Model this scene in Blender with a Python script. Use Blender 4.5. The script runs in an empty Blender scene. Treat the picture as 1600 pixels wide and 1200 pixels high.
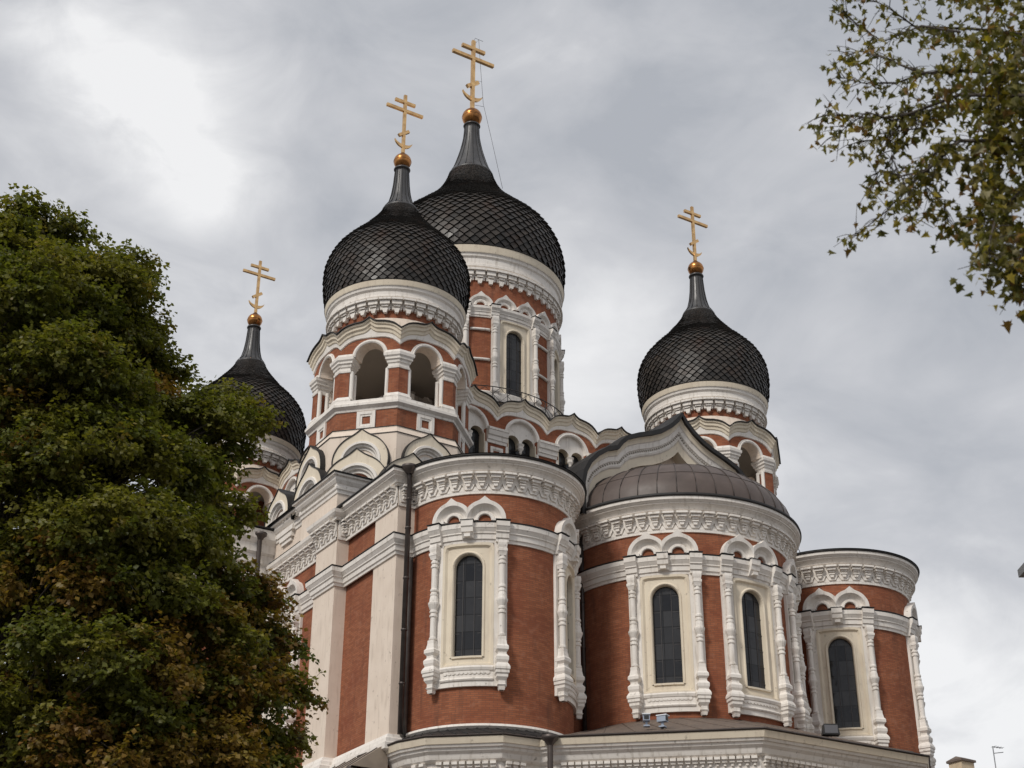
import bpy, math, random
import numpy as np
from math import sin, cos, pi, tan, sqrt, radians, atan2, hypot
from mathutils import Matrix, Vector
sc = bpy.context.scene
col = sc.collection

# ------------------------------------------------------------------ camera
CAM = Vector((-31.6451, -55.0547, 1.6)); YAW, PITCH, ROLL, FPX = .5560, .4812, .0039, 2323.4
fwd = Vector((sin(YAW)*cos(PITCH), cos(YAW)*cos(PITCH), sin(PITCH)))
rt0 = Vector((cos(YAW), -sin(YAW), 0)); up0 = rt0.cross(fwd)
rt = rt0*cos(ROLL) + up0*sin(ROLL); up = -rt0*sin(ROLL) + up0*cos(ROLL)
cd = bpy.data.cameras.new('camera'); co = bpy.data.objects.new('camera', cd); col.objects.link(co)
cd.dof.use_dof = True; cd.dof.focus_distance = 56; cd.dof.aperture_fstop = 4.0
co.matrix_world = Matrix(((rt.x, up.x, -fwd.x, CAM.x), (rt.y, up.y, -fwd.y, CAM.y), (rt.z, up.z, -fwd.z, CAM.z), (0, 0, 0, 1)))
cd.sensor_width = 36; cd.lens = 36*FPX/1600; cd.clip_end = 4000; cd.clip_start = .1
sc.camera = co

def at(px, py, dist):
    """the point seen at a photo pixel, dist metres away along the ground"""
    d = fwd + rt*((px-800)/FPX) + up*((600-py)/FPX)
    return CAM + d*(dist/hypot(d.x, d.y))

# ------------------------------------------------------------------ light
SUN_EL, SUN_AZ = radians(42), atan2(-0.95, -0.42)     # direction towards the sun, x = sin, y = cos
sund = Vector((sin(SUN_AZ)*cos(SUN_EL), cos(SUN_AZ)*cos(SUN_EL), sin(SUN_EL)))
ld = bpy.data.lights.new('sun', 'SUN'); ld.energy = 2.2; ld.angle = radians(11); ld.color = (1, .95, .88)
lo = bpy.data.objects.new('sun', ld); col.objects.link(lo)
lo.rotation_euler = sund.to_track_quat('Z', 'Y').to_euler(); lo.location = (0, 0, 90)
w = bpy.data.worlds.new('World'); sc.world = w; w.use_nodes = True
nt = w.node_tree; nt.nodes.clear()
def N(t, tree=None, **k):
    n = (tree or nt).nodes.new(t)
    for a, b in k.items():
        if a[0] == '_': n.inputs[a[1:]].default_value = b
        else: setattr(n, a, b)
    return n
out = N('ShaderNodeOutputWorld'); bg = N('ShaderNodeBackground'); L = nt.links.new
sky = N('ShaderNodeTexSky', sky_type='NISHITA', sun_disc=False)
sky.sun_elevation = SUN_EL; sky.sun_rotation = SUN_AZ
skys = N('ShaderNodeVectorMath', operation='SCALE'); L(sky.outputs[0], skys.inputs[0]); skys.inputs['Scale'].default_value = .09
tc = N('ShaderNodeTexCoord')
def cloudnoise(scale, det, dist, sq=2.2, off=(0, 0, 0), rough=.5):
    mp = N('ShaderNodeMapping'); mp.inputs['Scale'].default_value = (1, 1, sq); mp.inputs['Location'].default_value = off
    L(tc.outputs['Generated'], mp.inputs[0])
    n = N('ShaderNodeTexNoise', _Scale=scale, _Detail=det, _Distortion=dist, _Roughness=rough); L(mp.outputs[0], n.inputs['Vector'])
    return n.outputs['Fac']
def math_(op, a, b=None, c=None):
    n = N('ShaderNodeMath', operation=op)
    for i, v in enumerate((a, b, c)):
        if v is None: continue
        if hasattr(v, 'links'): L(v, n.inputs[i])
        else: n.inputs[i].default_value = v
    return n.outputs[0]
def glow(px, py, width, amp):
    d = (at(px, py, 10)-CAM).normalized()
    dp = N('ShaderNodeVectorMath', operation='DOT_PRODUCT'); L(tc.outputs['Generated'], dp.inputs[0]); dp.inputs[1].default_value = d
    e = math_('SUBTRACT', dp.outputs['Value'], 1.0); e = math_('MULTIPLY', e, 1/(width*width)); e = math_('EXPONENT', e)
    return math_('MULTIPLY', e, amp)
n1 = cloudnoise(3.2, 6, .35); n2 = cloudnoise(9, 8, .5, 1.8, (3, 1, 0), .55)
v = math_('MULTIPLY', math_('SUBTRACT', n1, .5), 1.7)
v = math_('ADD', v, math_('MULTIPLY', math_('SUBTRACT', n2, .5), 1.15))
n3 = cloudnoise(14, 9, .8, 1.6, (1, 5, 2), .6); tex = math_('MULTIPLY_ADD', n3, 1.5, .25)
for g in ((70, 60, .032, .42), (150, 130, .03, .42), (240, 215, .028, .45), (330, 290, .024, .55), (290, 90, .05, .3), (1330, 180, .06, .2), (1500, 1080, .075, .55), (1050, 60, .12, -.2), (70, 220, .03, -.12), (1500, 640, .07, -.14), (560, 330, .05, -.14), (1300, 480, .05, .2), (900, 520, .04, .25), (430, 60, .03, -.1)):
    v = math_('ADD', v, math_('MULTIPLY', glow(*g), tex))
v = math_('ADD', v, .36)
cr = N('ShaderNodeValToRGB'); L(v, cr.inputs[0])
E_ = cr.color_ramp.elements
E_[0].position = 0; E_[0].color = (.455, .475, .515, 1); E_[1].position = 1; E_[1].color = (.93, .93, .935, 1)
e = E_.new(.4); e.color = (.60, .61, .64, 1)
mx = N('ShaderNodeMix', data_type='RGBA'); mx.inputs[0].default_value = .93
L(skys.outputs[0], mx.inputs[6]); L(cr.outputs[0], mx.inputs[7])
L(mx.outputs[2], bg.inputs[0]); bg.inputs[1].default_value = 1.0; L(bg.outputs[0], out.inputs[0])
vs = sc.view_settings; vs.view_transform = 'Standard'; vs.look = 'None'; vs.exposure = 0; vs.gamma = 1; vs.use_curve_mapping = False

# ------------------------------------------------------------------ materials
M = {}
def mat(name, rough=.8, metal=0, color=(.5, .5, .5), fn=None, spec=.5):
    m = bpy.data.materials.new(name); m.use_nodes = True; t = m.node_tree
    p = t.nodes['Principled BSDF']; p.inputs['Roughness'].default_value = rough; p.inputs['Metallic'].default_value = metal
    p.inputs['Base Color'].default_value = (*color, 1); p.inputs['Specular IOR Level'].default_value = spec
    if fn: fn(t, p, t.links.new)
    M[name] = m; return m
def noise_mix(t, lk, c1, c2, scale, lo=.35, hi=.7, coord='Object', det=5, sc3=(1, 1, 1)):
    tcn = N('ShaderNodeTexCoord', t); mp = N('ShaderNodeMapping', t); mp.inputs['Scale'].default_value = sc3
    lk(tcn.outputs[coord], mp.inputs[0]); n = N('ShaderNodeTexNoise', t, _Scale=scale, _Detail=det); lk(mp.outputs[0], n.inputs['Vector'])
    mr = N('ShaderNodeMapRange', t); mr.inputs[1].default_value = lo; mr.inputs[2].default_value = hi; lk(n.outputs['Fac'], mr.inputs[0])
    m = N('ShaderNodeMix', t, data_type='RGBA'); lk(mr.outputs[0], m.inputs[0])
    for i, c in ((6, c1), (7, c2)):
        if isinstance(c, tuple): m.inputs[i].default_value = (*c, 1)
        else: lk(c, m.inputs[i])
    return m.outputs[2]
def bump(t, lk, p, h, strength=.3, dist=.02):
    b = N('ShaderNodeBump', t); b.inputs['Strength'].default_value = strength; b.inputs['Distance'].default_value = dist
    lk(h, b.inputs['Height']); lk(b.outputs[0], p.inputs['Normal'])
def brick_fn(t, p, lk):
    uv = N('ShaderNodeUVMap', t)
    b = N('ShaderNodeTexBrick', t); lk(uv.outputs[0], b.inputs['Vector'])
    b.inputs['Scale'].default_value = 1; b.inputs['Brick Width'].default_value = .23; b.inputs['Row Height'].default_value = .064
    b.inputs['Mortar Size'].default_value = .007; b.inputs['Mortar Smooth'].default_value = .4; b.inputs['Bias'].default_value = -.1
    b.inputs['Color1'].default_value = (.345, .124, .061, 1); b.inputs['Color2'].default_value = (.245, .082, .040, 1); b.inputs['Mortar'].default_value = (.15, .085, .062, 1)
    c = noise_mix(t, lk, b.outputs['Color'], (.19, .055, .032), 1.1, .45, .95, 'Object', 8)
    c = noise_mix(t, lk, c, (.40, .19, .12), 3.7, .55, 1.0, 'Object', 6)
    c = noise_mix(t, lk, c, (.10, .048, .035), 1.4, .55, .9, 'Object', 8, (2.5, 2.5, .4))
    lk(c, p.inputs['Base Color']); bump(t, lk, p, b.outputs['Fac'], -.6, .006)
mat('brick', .88, fn=brick_fn, spec=.2)
def paint(c1, c2, c3):
    def f(t, p, lk):
        c = noise_mix(t, lk, c1, c2, 1.6, .4, .75, det=7)
        c = noise_mix(t, lk, c, c3, 2.6, .54, .82, det=9, sc3=(3, 3, .45))
        c = noise_mix(t, lk, c, tuple(v_*.62 for v_ in c3), 6.5, .64, .80, det=10)
        lk(c, p.inputs['Base Color'])
        n = N('ShaderNodeTexNoise', t, _Scale=30, _Detail=4); tn = N('ShaderNodeTexCoord', t); lk(tn.outputs['Object'], n.inputs['Vector'])
        bump(t, lk, p, n.outputs['Fac'], .25, .012)
    return f
mat('white', .75, fn=paint((.82, .775, .72), (.74, .69, .63), (.52, .47, .41)), spec=.3)
mat('cream', .8, fn=paint((.75, .665, .53), (.69, .60, .475), (.58, .50, .40)), spec=.3)
mat('plaster', .85, fn=paint((.78, .67, .565), (.71, .60, .50), (.58, .485, .40)), spec=.25)
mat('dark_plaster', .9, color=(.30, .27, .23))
def metal_fn(c1, c2, r1=.35, r2=.6, sc_=3.0):
    def f(t, p, lk):
        lk(noise_mix(t, lk, c1, c2, sc_, .3, .75, det=6), p.inputs['Base Color'])
        tn = N('ShaderNodeTexCoord', t); n = N('ShaderNodeTexNoise', t, _Scale=sc_*2.3, _Detail=5); lk(tn.outputs['Object'], n.inputs['Vector'])
        mr = N('ShaderNodeMapRange', t); mr.inputs[3].default_value = r1; mr.inputs[4].default_value = r2; lk(n.outputs['Fac'], mr.inputs[0]); lk(mr.outputs[0], p.inputs['Roughness'])
    return f
def scale_fn(t, p, lk):
    a = N('ShaderNodeAttribute', t, attribute_name='tone')
    m = N('ShaderNodeMix', t, data_type='RGBA'); lk(a.outputs['Fac'], m.inputs[0]); m.inputs[6].default_value = (.022, .020, .018, 1); m.inputs[7].default_value = (.050, .041, .034, 1)
    lk(noise_mix(t, lk, m.outputs[2], (.055, .032, .022), 1.3, .55, .9), p.inputs['Base Color'])
    mr = N('ShaderNodeMapRange', t); mr.inputs[3].default_value = .38; mr.inputs[4].default_value = .5; lk(a.outputs['Fac'], mr.inputs[0]); lk(mr.outputs[0], p.inputs['Roughness'])
mat('scales', .42, .0, fn=scale_fn, spec=.36)
mat('roof_metal', .55, .0, fn=metal_fn((.014, .0135, .014), (.026, .023, .021), .5, .7), spec=.35)
mat('neck_metal', .42, .0, fn=metal_fn((.036, .036, .038), (.062, .058, .056), .3, .5), spec=.6)
mat('brown_metal', .5, .0, fn=metal_fn((.075, .056, .048), (.12, .09, .077), .38, .6, 1.6), spec=.4)
mat('seam', .5, .0, (.065, .052, .046))
mat('tan_metal', .6, fn=metal_fn((.33, .27, .21), (.25, .20, .16), .5, .7))
mat('rust_roof', .75, fn=metal_fn((.17, .125, .095), (.09, .07, .06), .6, .8, 6))
mat('gold', .3, 1.0, fn=metal_fn((.92, .60, .28), (.50, .29, .13), .16, .42, 4))
mat('gold_orb', .25, 1.0, fn=metal_fn((.60, .27, .085), (.16, .075, .035), .14, .42, 3))
mat('pipe_metal', .45, .6, fn=metal_fn((.07, .058, .055), (.12, .10, .09)))
mat('pipe_grey', .5, .5, fn=metal_fn((.17, .16, .15), (.10, .09, .085)))
mat('iron', .6, .3, (.05, .045, .045))
def glass_fn(t, p, lk):
    uv = N('ShaderNodeUVMap', t); b = N('ShaderNodeTexBrick', t, offset=.0); lk(uv.outputs[0], b.inputs['Vector'])
    b.inputs['Scale'].default_value = 1; b.inputs['Brick Width'].default_value = .30; b.inputs['Row Height'].default_value = .55
    b.inputs['Mortar Size'].default_value = .014; b.inputs['Mortar Smooth'].default_value = .1
    b.inputs['Color1'].default_value = (.012, .013, .016, 1); b.inputs['Color2'].default_value = (.05, .05, .052, 1); b.inputs['Mortar'].default_value = (.012, .011, .011, 1)
    lk(b.outputs['Color'], p.inputs['Base Color'])
    tn = N('ShaderNodeTexCoord', t); n = N('ShaderNodeTexNoise', t, _Scale=2.2, _Detail=2); lk(tn.outputs['Object'], n.inputs['Vector'])
    bump(t, lk, p, n.outputs['Fac'], .8, .05)
mat('glass', .10, 0, fn=glass_fn, spec=.35)
mat('bark', .9, fn=lambda t, p, lk: lk(noise_mix(t, lk, (.045, .035, .028), (.09, .075, .06), 8), p.inputs['Base Color']))
def leaf_fn(t, p, lk):
    a = N('ShaderNodeAttribute', t, attribute_name='tint'); lk(a.outputs['Color'], p.inputs['Base Color'])
    tr = N('ShaderNodeBsdfTranslucent', t); mulc = N('ShaderNodeMix', t, data_type='RGBA', blend_type='MULTIPLY'); mulc.inputs[0].default_value = 1
    lk(a.outputs['Color'], mulc.inputs[6]); mulc.inputs[7].default_value = (1.25, 1.3, .6, 1); lk(mulc.outputs[2], tr.inputs[0])
    ms = N('ShaderNodeMixShader', t); ms.inputs[0].default_value = .42
    lk(p.outputs[0], ms.inputs[1]); lk(tr.outputs[0], ms.inputs[2]); lk(ms.outputs[0], t.nodes['Material Output'].inputs[0])
mat('leaf', .5, fn=leaf_fn, spec=.35)
mat('asphalt', .9, fn=lambda t, p, lk: lk(noise_mix(t, lk, (.10, .095, .09), (.15, .14, .13), 3), p.inputs['Base Color']))
mat('yellow_plaster', .85, fn=paint((.62, .50, .34), (.55, .43, .29), (.45, .36, .26)))
mat('grey_paint', .5, .2, (.22, .23, .24))
mat('blue_grey', .4, .3, (.35, .40, .48))
mat('pale_plastic', .4, 0, (.75, .78, .82))
mat('black_plastic', .5, 0, (.02, .02, .02))
mat('lamp_glass', .1, 0, (.12, .12, .13))

# ------------------------------------------------------------------ mesh builder
class MB:
    def __init__(s): s.v = []; s.f = []; s.m = []; s.uv = []; s.mats = []; s.smooth = []
    def mi(s, m):
        if m not in s.mats: s.mats.append(m)
        return s.mats.index(m)
    def add(s, vs, fs, m, uvs=None, smooth=False):
        o = len(s.v); s.v.extend([tuple(q) for q in vs]); k = s.mi(m)
        for f in fs:
            s.f.append([o+i for i in f]); s.m.append(k); s.smooth.append(smooth)
            s.uv.append([uvs[i] for i in f] if uvs else None)
    def build(s, name, parent=None, loc=None, label=None):
        me = bpy.data.meshes.new(name); me.from_pydata(s.v, [], s.f)
        for m in s.mats: me.materials.append(M[m])
        me.polygons.foreach_set('material_index', s.m); me.polygons.foreach_set('use_smooth', s.smooth)
        ul = me.uv_layers.new(name='UVMap'); data = []
        for p, uv in zip(me.polygons, s.uv):
            if uv: data.extend(c for q in uv for c in q)
            else:
                n = p.normal
                if abs(n.z) > .85:
                    for i in p.vertices: q = s.v[i]; data.extend((q[0], q[1]))
                else:
                    h = hypot(n.x, n.y); tx, ty = -n.y/h, n.x/h
                    for i in p.vertices: q = s.v[i]; data.extend((q[0]*tx+q[1]*ty, q[2]))
        ul.data.foreach_set('uv', data); me.update()
        o = bpy.data.objects.new(name, me); col.objects.link(o)
        if parent: o.parent = parent
        if loc: o.location = loc
        if label: o['label'] = label
        return o
    # --- basic solids
    def box(s, x0, x1, y0, y1, z0, z1, m):
        v = [(x, y, z) for z in (z0, z1) for y in (y0, y1) for x in (x0, x1)]
        s.add(v, [(0, 2, 3, 1), (4, 5, 7, 6), (0, 1, 5, 4), (2, 6, 7, 3), (0, 4, 6, 2), (1, 3, 7, 5)], m)
    def wbox(s, W, s0, s1, d0, d1, z0, z1, m, step=.3, s0t=None, s1t=None):
        """box in wall coordinates (s along, d out, z up); optional different extent at the top"""
        n = max(1, int(abs(s1-s0)/step) if W.R else 1); V = []; F = []
        s0t = s0 if s0t is None else s0t; s1t = s1 if s1t is None else s1t
        for i in range(n+1):
            a = s0+(s1-s0)*i/n; b = s0t+(s1t-s0t)*i/n
            V += [W(a, d0, z0), W(a, d1, z0), W(b, d1, z1), W(b, d0, z1)]
            if i:
                k = 4*i; F += [(k-4+j, k-4+(j+1) % 4, k+(j+1) % 4, k+j) for j in range(4)]
        F += [(3, 2, 1, 0), (4*n, 4*n+1, 4*n+2, 4*n+3)]; s.add(V, F, m)
    def wprof(s, W, s0, s1, prof, m, step=.3, caps=True, smooth=False):
        n = max(1, int(abs(s1-s0)/step) if W.R else 1); k = len(prof); V = []; U = []; F = []
        for i in range(n+1):
            a = s0+(s1-s0)*i/n
            for d, z in prof: V.append(W(a, d, z)); U.append((a, z))
        for i in range(n):
            for j in range(k-1): o = i*k+j; F.append((o, o+1, o+k+1, o+k))
        s.add(V, F, m, U, smooth)
        if caps:
            for a in (s0, s1):
                vv = [W(a, d, z) for d, z in prof] + [W(a, 0, prof[-1][1]), W(a, 0, prof[0][1])]
                s.add(vv, [tuple(range(len(vv)))], m)
    def lathe(s, prof, cx=0, cy=0, n=64, m='white', a0=0, a1=2*pi, smooth=False, apo=False, rot=0):
        full = abs(a1-a0-2*pi) < 1e-6; k = len(prof); V = []; U = []; F = []
        c = 1/cos(pi/n) if apo else 1
        for i in range(n+1):
            a = a0+(a1-a0)*i/n+rot
            for r, z in prof: V.append((cx+r*c*sin(a), cy-r*c*cos(a), z)); U.append((a*max(q[0] for q in prof), z))
        for i in range(n):
            for j in range(k-1): o = i*k+j; F.append((o, o+k, o+k+1, o+1))
        s.add(V, F, m, U, smooth)
    def ringsweep(s, W, path, prof, m, smooth=False, closed=False):
        """path: (s,z) points; prof: (offset along path normal, d)"""
        V = []; F = []; n = len(path); k = len(prof)
        for i, (a, z) in enumerate(path):
            p = path[max(0, i-1)]; q = path[min(n-1, i+1)]; tx, tz = q[0]-p[0], q[1]-p[1]; l = hypot(tx, tz) or 1
            nx, nz = tz/l, -tx/l
            if i in (0, n-1): pass
            for o, d in prof: V.append(W(a-nx*o, d, z-nz*o))
        for i in range(n-1):
            for j in range(k-1): o = i*k+j; F.append((o, o+1, o+k+1, o+k))
        s.add(V, F, m, None, smooth)
    def sweepz(s, W, path, prof, m, A=None, smooth=False):
        """path (s,z), prof (d, dz) shifted straight down; A = apothem for mitred octagon corners"""
        V = []; F = []; k = len(prof)
        for a, z in path:
            for d, dz in prof: V.append(W(a*((A+d)/A if A else 1), d, z+dz))
        for i in range(len(path)-1):
            for j in range(k-1): o = i*k+j; F.append((o, o+1, o+k+1, o+k))
        s.add(V, F, m, None, smooth)
    def strip(s, W, pa, pb, m):
        """faces between two matched lists of (s,d,z)"""
        n = len(pa); V = [W(*q) for q in pa]+[W(*q) for q in pb]; U = [(q[0], q[2]) for q in pa]+[(q[0], q[2]) for q in pb]
        s.add(V, [(i, i+1, n+i+1, n+i) for i in range(n-1)], m, U)
    def polysweep(s, pts, prof, m, side=1, closed=False, uv=True):
        n = len(pts); nor = []; V = []; U = []; F = []; k = len(prof); L_ = 0
        def nrm(a, b): dx, dy = b[0]-a[0], b[1]-a[1]; l = hypot(dx, dy); return (dy/l*side, -dx/l*side)
        for i in range(n):
            if closed: a = nrm(pts[i-1], pts[i]); b = nrm(pts[i], pts[(i+1) % n])
            else: a = nrm(pts[i-1], pts[i]) if i else None; b = nrm(pts[i], pts[i+1]) if i < n-1 else None; a = a or b; b = b or a
            mx_, my_ = a[0]+b[0], a[1]+b[1]; dd = 1+a[0]*b[0]+a[1]*b[1]; nor.append((mx_/dd, my_/dd))
        idx = list(range(n))+([0] if closed else [])
        for c, i in enumerate(idx):
            if c: L_ += hypot(pts[i][0]-pts[idx[c-1]][0], pts[i][1]-pts[idx[c-1]][1])
            for e_, z in prof: V.append((pts[i][0]+nor[i][0]*e_, pts[i][1]+nor[i][1]*e_, z)); U.append((L_, z))
        for c in range(len(idx)-1):
            for j in range(k-1): o = c*k+j; F.append((o, o+1, o+k+1, o+k))
        s.add(V, F, m, U)
    def tube(s, pts, rs, m, n=8):
        V = []; F = []
        for i, p in enumerate(pts):
            p = Vector(p); a = Vector(pts[max(0, i-1)]); b = Vector(pts[min(len(pts)-1, i+1)]); t = (b-a).normalized()
            u = t.cross(Vector((0, 0, 1)) if abs(t.z) < .9 else Vector((1, 0, 0))).normalized(); v_ = t.cross(u)
            r = rs[i] if isinstance(rs, (list, tuple)) else rs
            for j in range(n): q = p+u*(r*cos(2*pi*j/n))+v_*(r*sin(2*pi*j/n)); V.append(tuple(q))
        for i in range(len(pts)-1):
            for j in range(n): F.append((i*n+j, i*n+(j+1) % n, (i+1)*n+(j+1) % n, (i+1)*n+j))
        F += [tuple(range(n))[::-1], tuple((len(pts)-1)*n+j for j in range(n))]
        s.add(V, F, m, None, True)
class Wall:
    """maps (s along wall, d outward, z) to world; a cylinder of radius R or a plane"""
    o = 0
    def __init__(s, cx, cy, a, R=None): s.cx, s.cy, s.a, s.R = cx, cy, a, R
    def __call__(s, u, d, z):
        d += s.o
        if s.R: an = s.a+u/s.R; r = s.R+d; return (s.cx+r*sin(an), s.cy-r*cos(an), z)
        return (s.cx+u*cos(s.a)+d*sin(s.a), s.cy+u*sin(s.a)-d*cos(s.a), z)
def tag(o, label=None, cat=None, group=None, kind=None):
    for k_, v_ in (('label', label), ('category', cat), ('group', group), ('kind', kind)):
        if v_: o[k_] = v_
    return o
def empty(name, loc=(0, 0, 0)):
    o = bpy.data.objects.new(name, None); col.objects.link(o); o.location = loc; return o
def kids(o): return [c for c in col.objects if c.parent == o]
def copy_part(o, parent, loc=None, rz=None):
    c = o.copy(); col.objects.link(c); c.parent = parent
    if loc is not None: c.location = loc
    if rz is not None: c.rotation_euler.z = rz
    for ch in kids(o):
        d = ch.copy(); col.objects.link(d); d.parent = c
    return c
def arcpts(cx, cy, R, a0, a1, n): return [(cx+R*sin(a0+(a1-a0)*i/n), cy-R*cos(a0+(a1-a0)*i/n)) for i in range(n+1)]

# ------------------------------------------------------------------ ground
g = MB(); g.add([(-1500, -1500, 0), (1500, -1500, 0), (1500, 1500, 0), (-1500, 1500, 0)], [(0, 1, 2, 3)], 'asphalt')
tag(g.build('ground'), kind='structure')

# ------------------------------------------------------------------ cathedral
CATH = tag(empty('cathedral'), 'large red brick and white trimmed orthodox cathedral with black onion domes and gold crosses', 'cathedral')
B = 7.977

# ornamental frieze of brackets: list of wall stretches
def frieze(mb, W, s0, s1, zt, pitch=.43, h=.66, m='white', tabs=False):
    n = max(1, round(abs(s1-s0)/pitch)); p = (s1-s0)/n; k = h/.66; q = p/.43
    if tabs:
        mb.wprof(W, s0, s1, [(.0, zt-.36*k), (.09, zt-.34*k), (.09, zt)], m, .3, False)
        for i in range(n):
            c = s0+p*(i+.5)
            mb.wbox(W, c-.2*q, c+.2*q, .08, .36, zt-.09*k, zt, m, 9)
            mb.wbox(W, c-.17*q, c+.17*q, .08, .28, zt-.27*k, zt-.10*k, m, 9)
            mb.wbox(W, c-.12*q, c+.12*q, .08, .22, zt-.36*k, zt-.27*k, m, 9)
            mb.wbox(W, c-.19*q, c+.19*q, .0, .13, zt-.47*k, zt-.3*k, m, 9)
            mb.wbox(W, c-.06*q, c+.06*q, .0, .17, zt-.62*k, zt-.40*k, m, 9, c-.11*q, c+.11*q)
        return
    mb.wprof(W, s0, s1, [(.0, zt-.66*k), (.05, zt-.66*k), (.055, zt-.58*k), (.03, zt-.57*k), (.03, zt)], m, .3, False)
    for i in range(n):
        c = s0+p*(i+.5)
        V = [(-.215*q, 0), (-.215*q, -.32*k), (-.12*q, -.52*k), (.12*q, -.52*k), (.215*q, -.32*k), (.215*q, 0)]
        front = [W(c+a, .085, zt+b) for a, b in V]; back = [W(c+a, .03, zt+b) for a, b in V]
        mb.add(front+back, [tuple(range(6))]+[(j, j+6, (j+1) % 6+6, (j+1) % 6) for j in range(6)], m)
        mb.wbox(W, c-.175*q, c+.175*q, .08, .34, zt-.07*k, zt-.0*k, m, 9)
        mb.wbox(W, c-.145*q, c+.145*q, .08, .27, zt-.17*k, zt-.085*k, m, 9)
        mb.wbox(W, c-.10*q, c+.10*q, .08, .2, zt-.24*k, zt-.17*k, m, 9)
        mb.wbox(W, c-.10*q, c+.10*q, .08, .19, zt-.325*k, zt-.28*k, m, 9)
        mb.wbox(W, c-.055*q, c+.055*q, .08, .16, zt-.43*k, zt-.325*k, m, 9, c-.08*q, c+.08*q)
        V = [(.12*q, -.575*k), (.215*q, -.41*k), (.31*q, -.575*k)]
        if i < n-1:
            mb.add([W(c+a, .055, zt+b) for a, b in V]+[W(c+a, .03, zt+b) for a, b in V], [(0, 1, 2), (0, 3, 4, 1), (1, 4, 5, 2)], m)
def cornice_prof(z0, z1, ov, base=.1):
    h = z1-z0
    return [(base, z0-.02), (base+.14*ov, z0), (base+.16*ov, z0+.10*h), (base+.3*ov, z0+.14*h), (base+.32*ov, z0+.2*h), (base+.40*ov, z0+.32*h), (base+.58*ov, z0+.47*h),
            (base+.66*ov, z0+.5*h), (base+.68*ov, z0+.58*h), (base+.74*ov, z0+.60*h), (base+.84*ov, z0+.70*h), (base+.9*ov, z0+.73*h), (base+.92*ov, z0+.98*h), (.0, z0+.98*h)]
def lip_prof(z, d, t=.05): return [(d-.12, z-.012), (d, z-.02), (d+.02, z+.01), (d+.01, z+t), (d-.35, z+t+.03)]
def string_prof(z0, z1, k=1.0):
    h = z1-z0
    return [(0, z0), (.05*k, z0), (.06*k, z0+.14*h), (.1*k, z0+.18*h), (.11*k, z0+.42*h), (.15*k, z0+.46*h), (.15*k, z0+.52*h), (.21*k, z0+.68*h), (.23*k, z0+.72*h), (.24*k, z0+.95*h), (0, z0+h)]

def turned(mb, W, s, d, z0, z1, r=.095, m='white', top=True, base=True):
    """baluster-like engaged column"""
    X, Y, _ = W(s, d, 0); H = z1-z0
    # (radius, t) round shaft with rings
    P_ = [(1.0, 0), (1.0, .205), (1.25, .21), (1.25, .225), (1.0, .23), (1.0, .39), (1.3, .395), (1.3, .41), (1.02, .415), (1.02, .425), (1.3, .43), (1.3, .445), (1.15, .45), (1.55, .475), (1.85, .495),
          (1.9, .51), (1.55, .515), (1.4, .545), (1.15, .57), (1.3, .572), (1.3, .587), (1.02, .592), (1.02, .602), (1.3, .607), (1.3, .622), (1.0, .63), (1.0, .80), (1.3, .805), (1.3, .82), (1.02, .823), (1.02, .835),
          (1.3, .84), (1.3, .855), (1.0, .86), (1.0, .87)]
    mb.lathe([(a*r, z0+t*H) for a, t in P_], X, Y, 12, m, smooth=False)
    rot = W.a+(s/W.R if W.R else 0)
    if top: mb.lathe([(1.0*r, z0+.87*H), (1.15*r, z0+.885*H), (1.35*r, z0+.90*H), (1.5*r, z0+.905*H), (1.5*r, z0+.925*H), (1.2*r, z0+.93*H), (1.45*r, z0+.955*H), (1.5*r, z0+.975*H), (1.3*r, z0+H)], X, Y, 4, m, apo=True, rot=rot+pi/4)
    if base: mb.lathe([(.8*r, z0-.02*H), (1.5*r, z0-.02*H), (2.0*r, z0+.01*H), (2.05*r, z0+.035*H), (1.3*r, z0+.06*H), (1.3*r, z0+.075*H), (1.95*r, z0+.095*H), (1.95*r, z0+.12*H), (1.5*r, z0+.135*H), (1.2*r, z0+.175*H), (1.2*r, z0+.2*H), (.9*r, z0+.205*H)], X, Y, 4, m, apo=True, rot=rot+pi/4)

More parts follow.
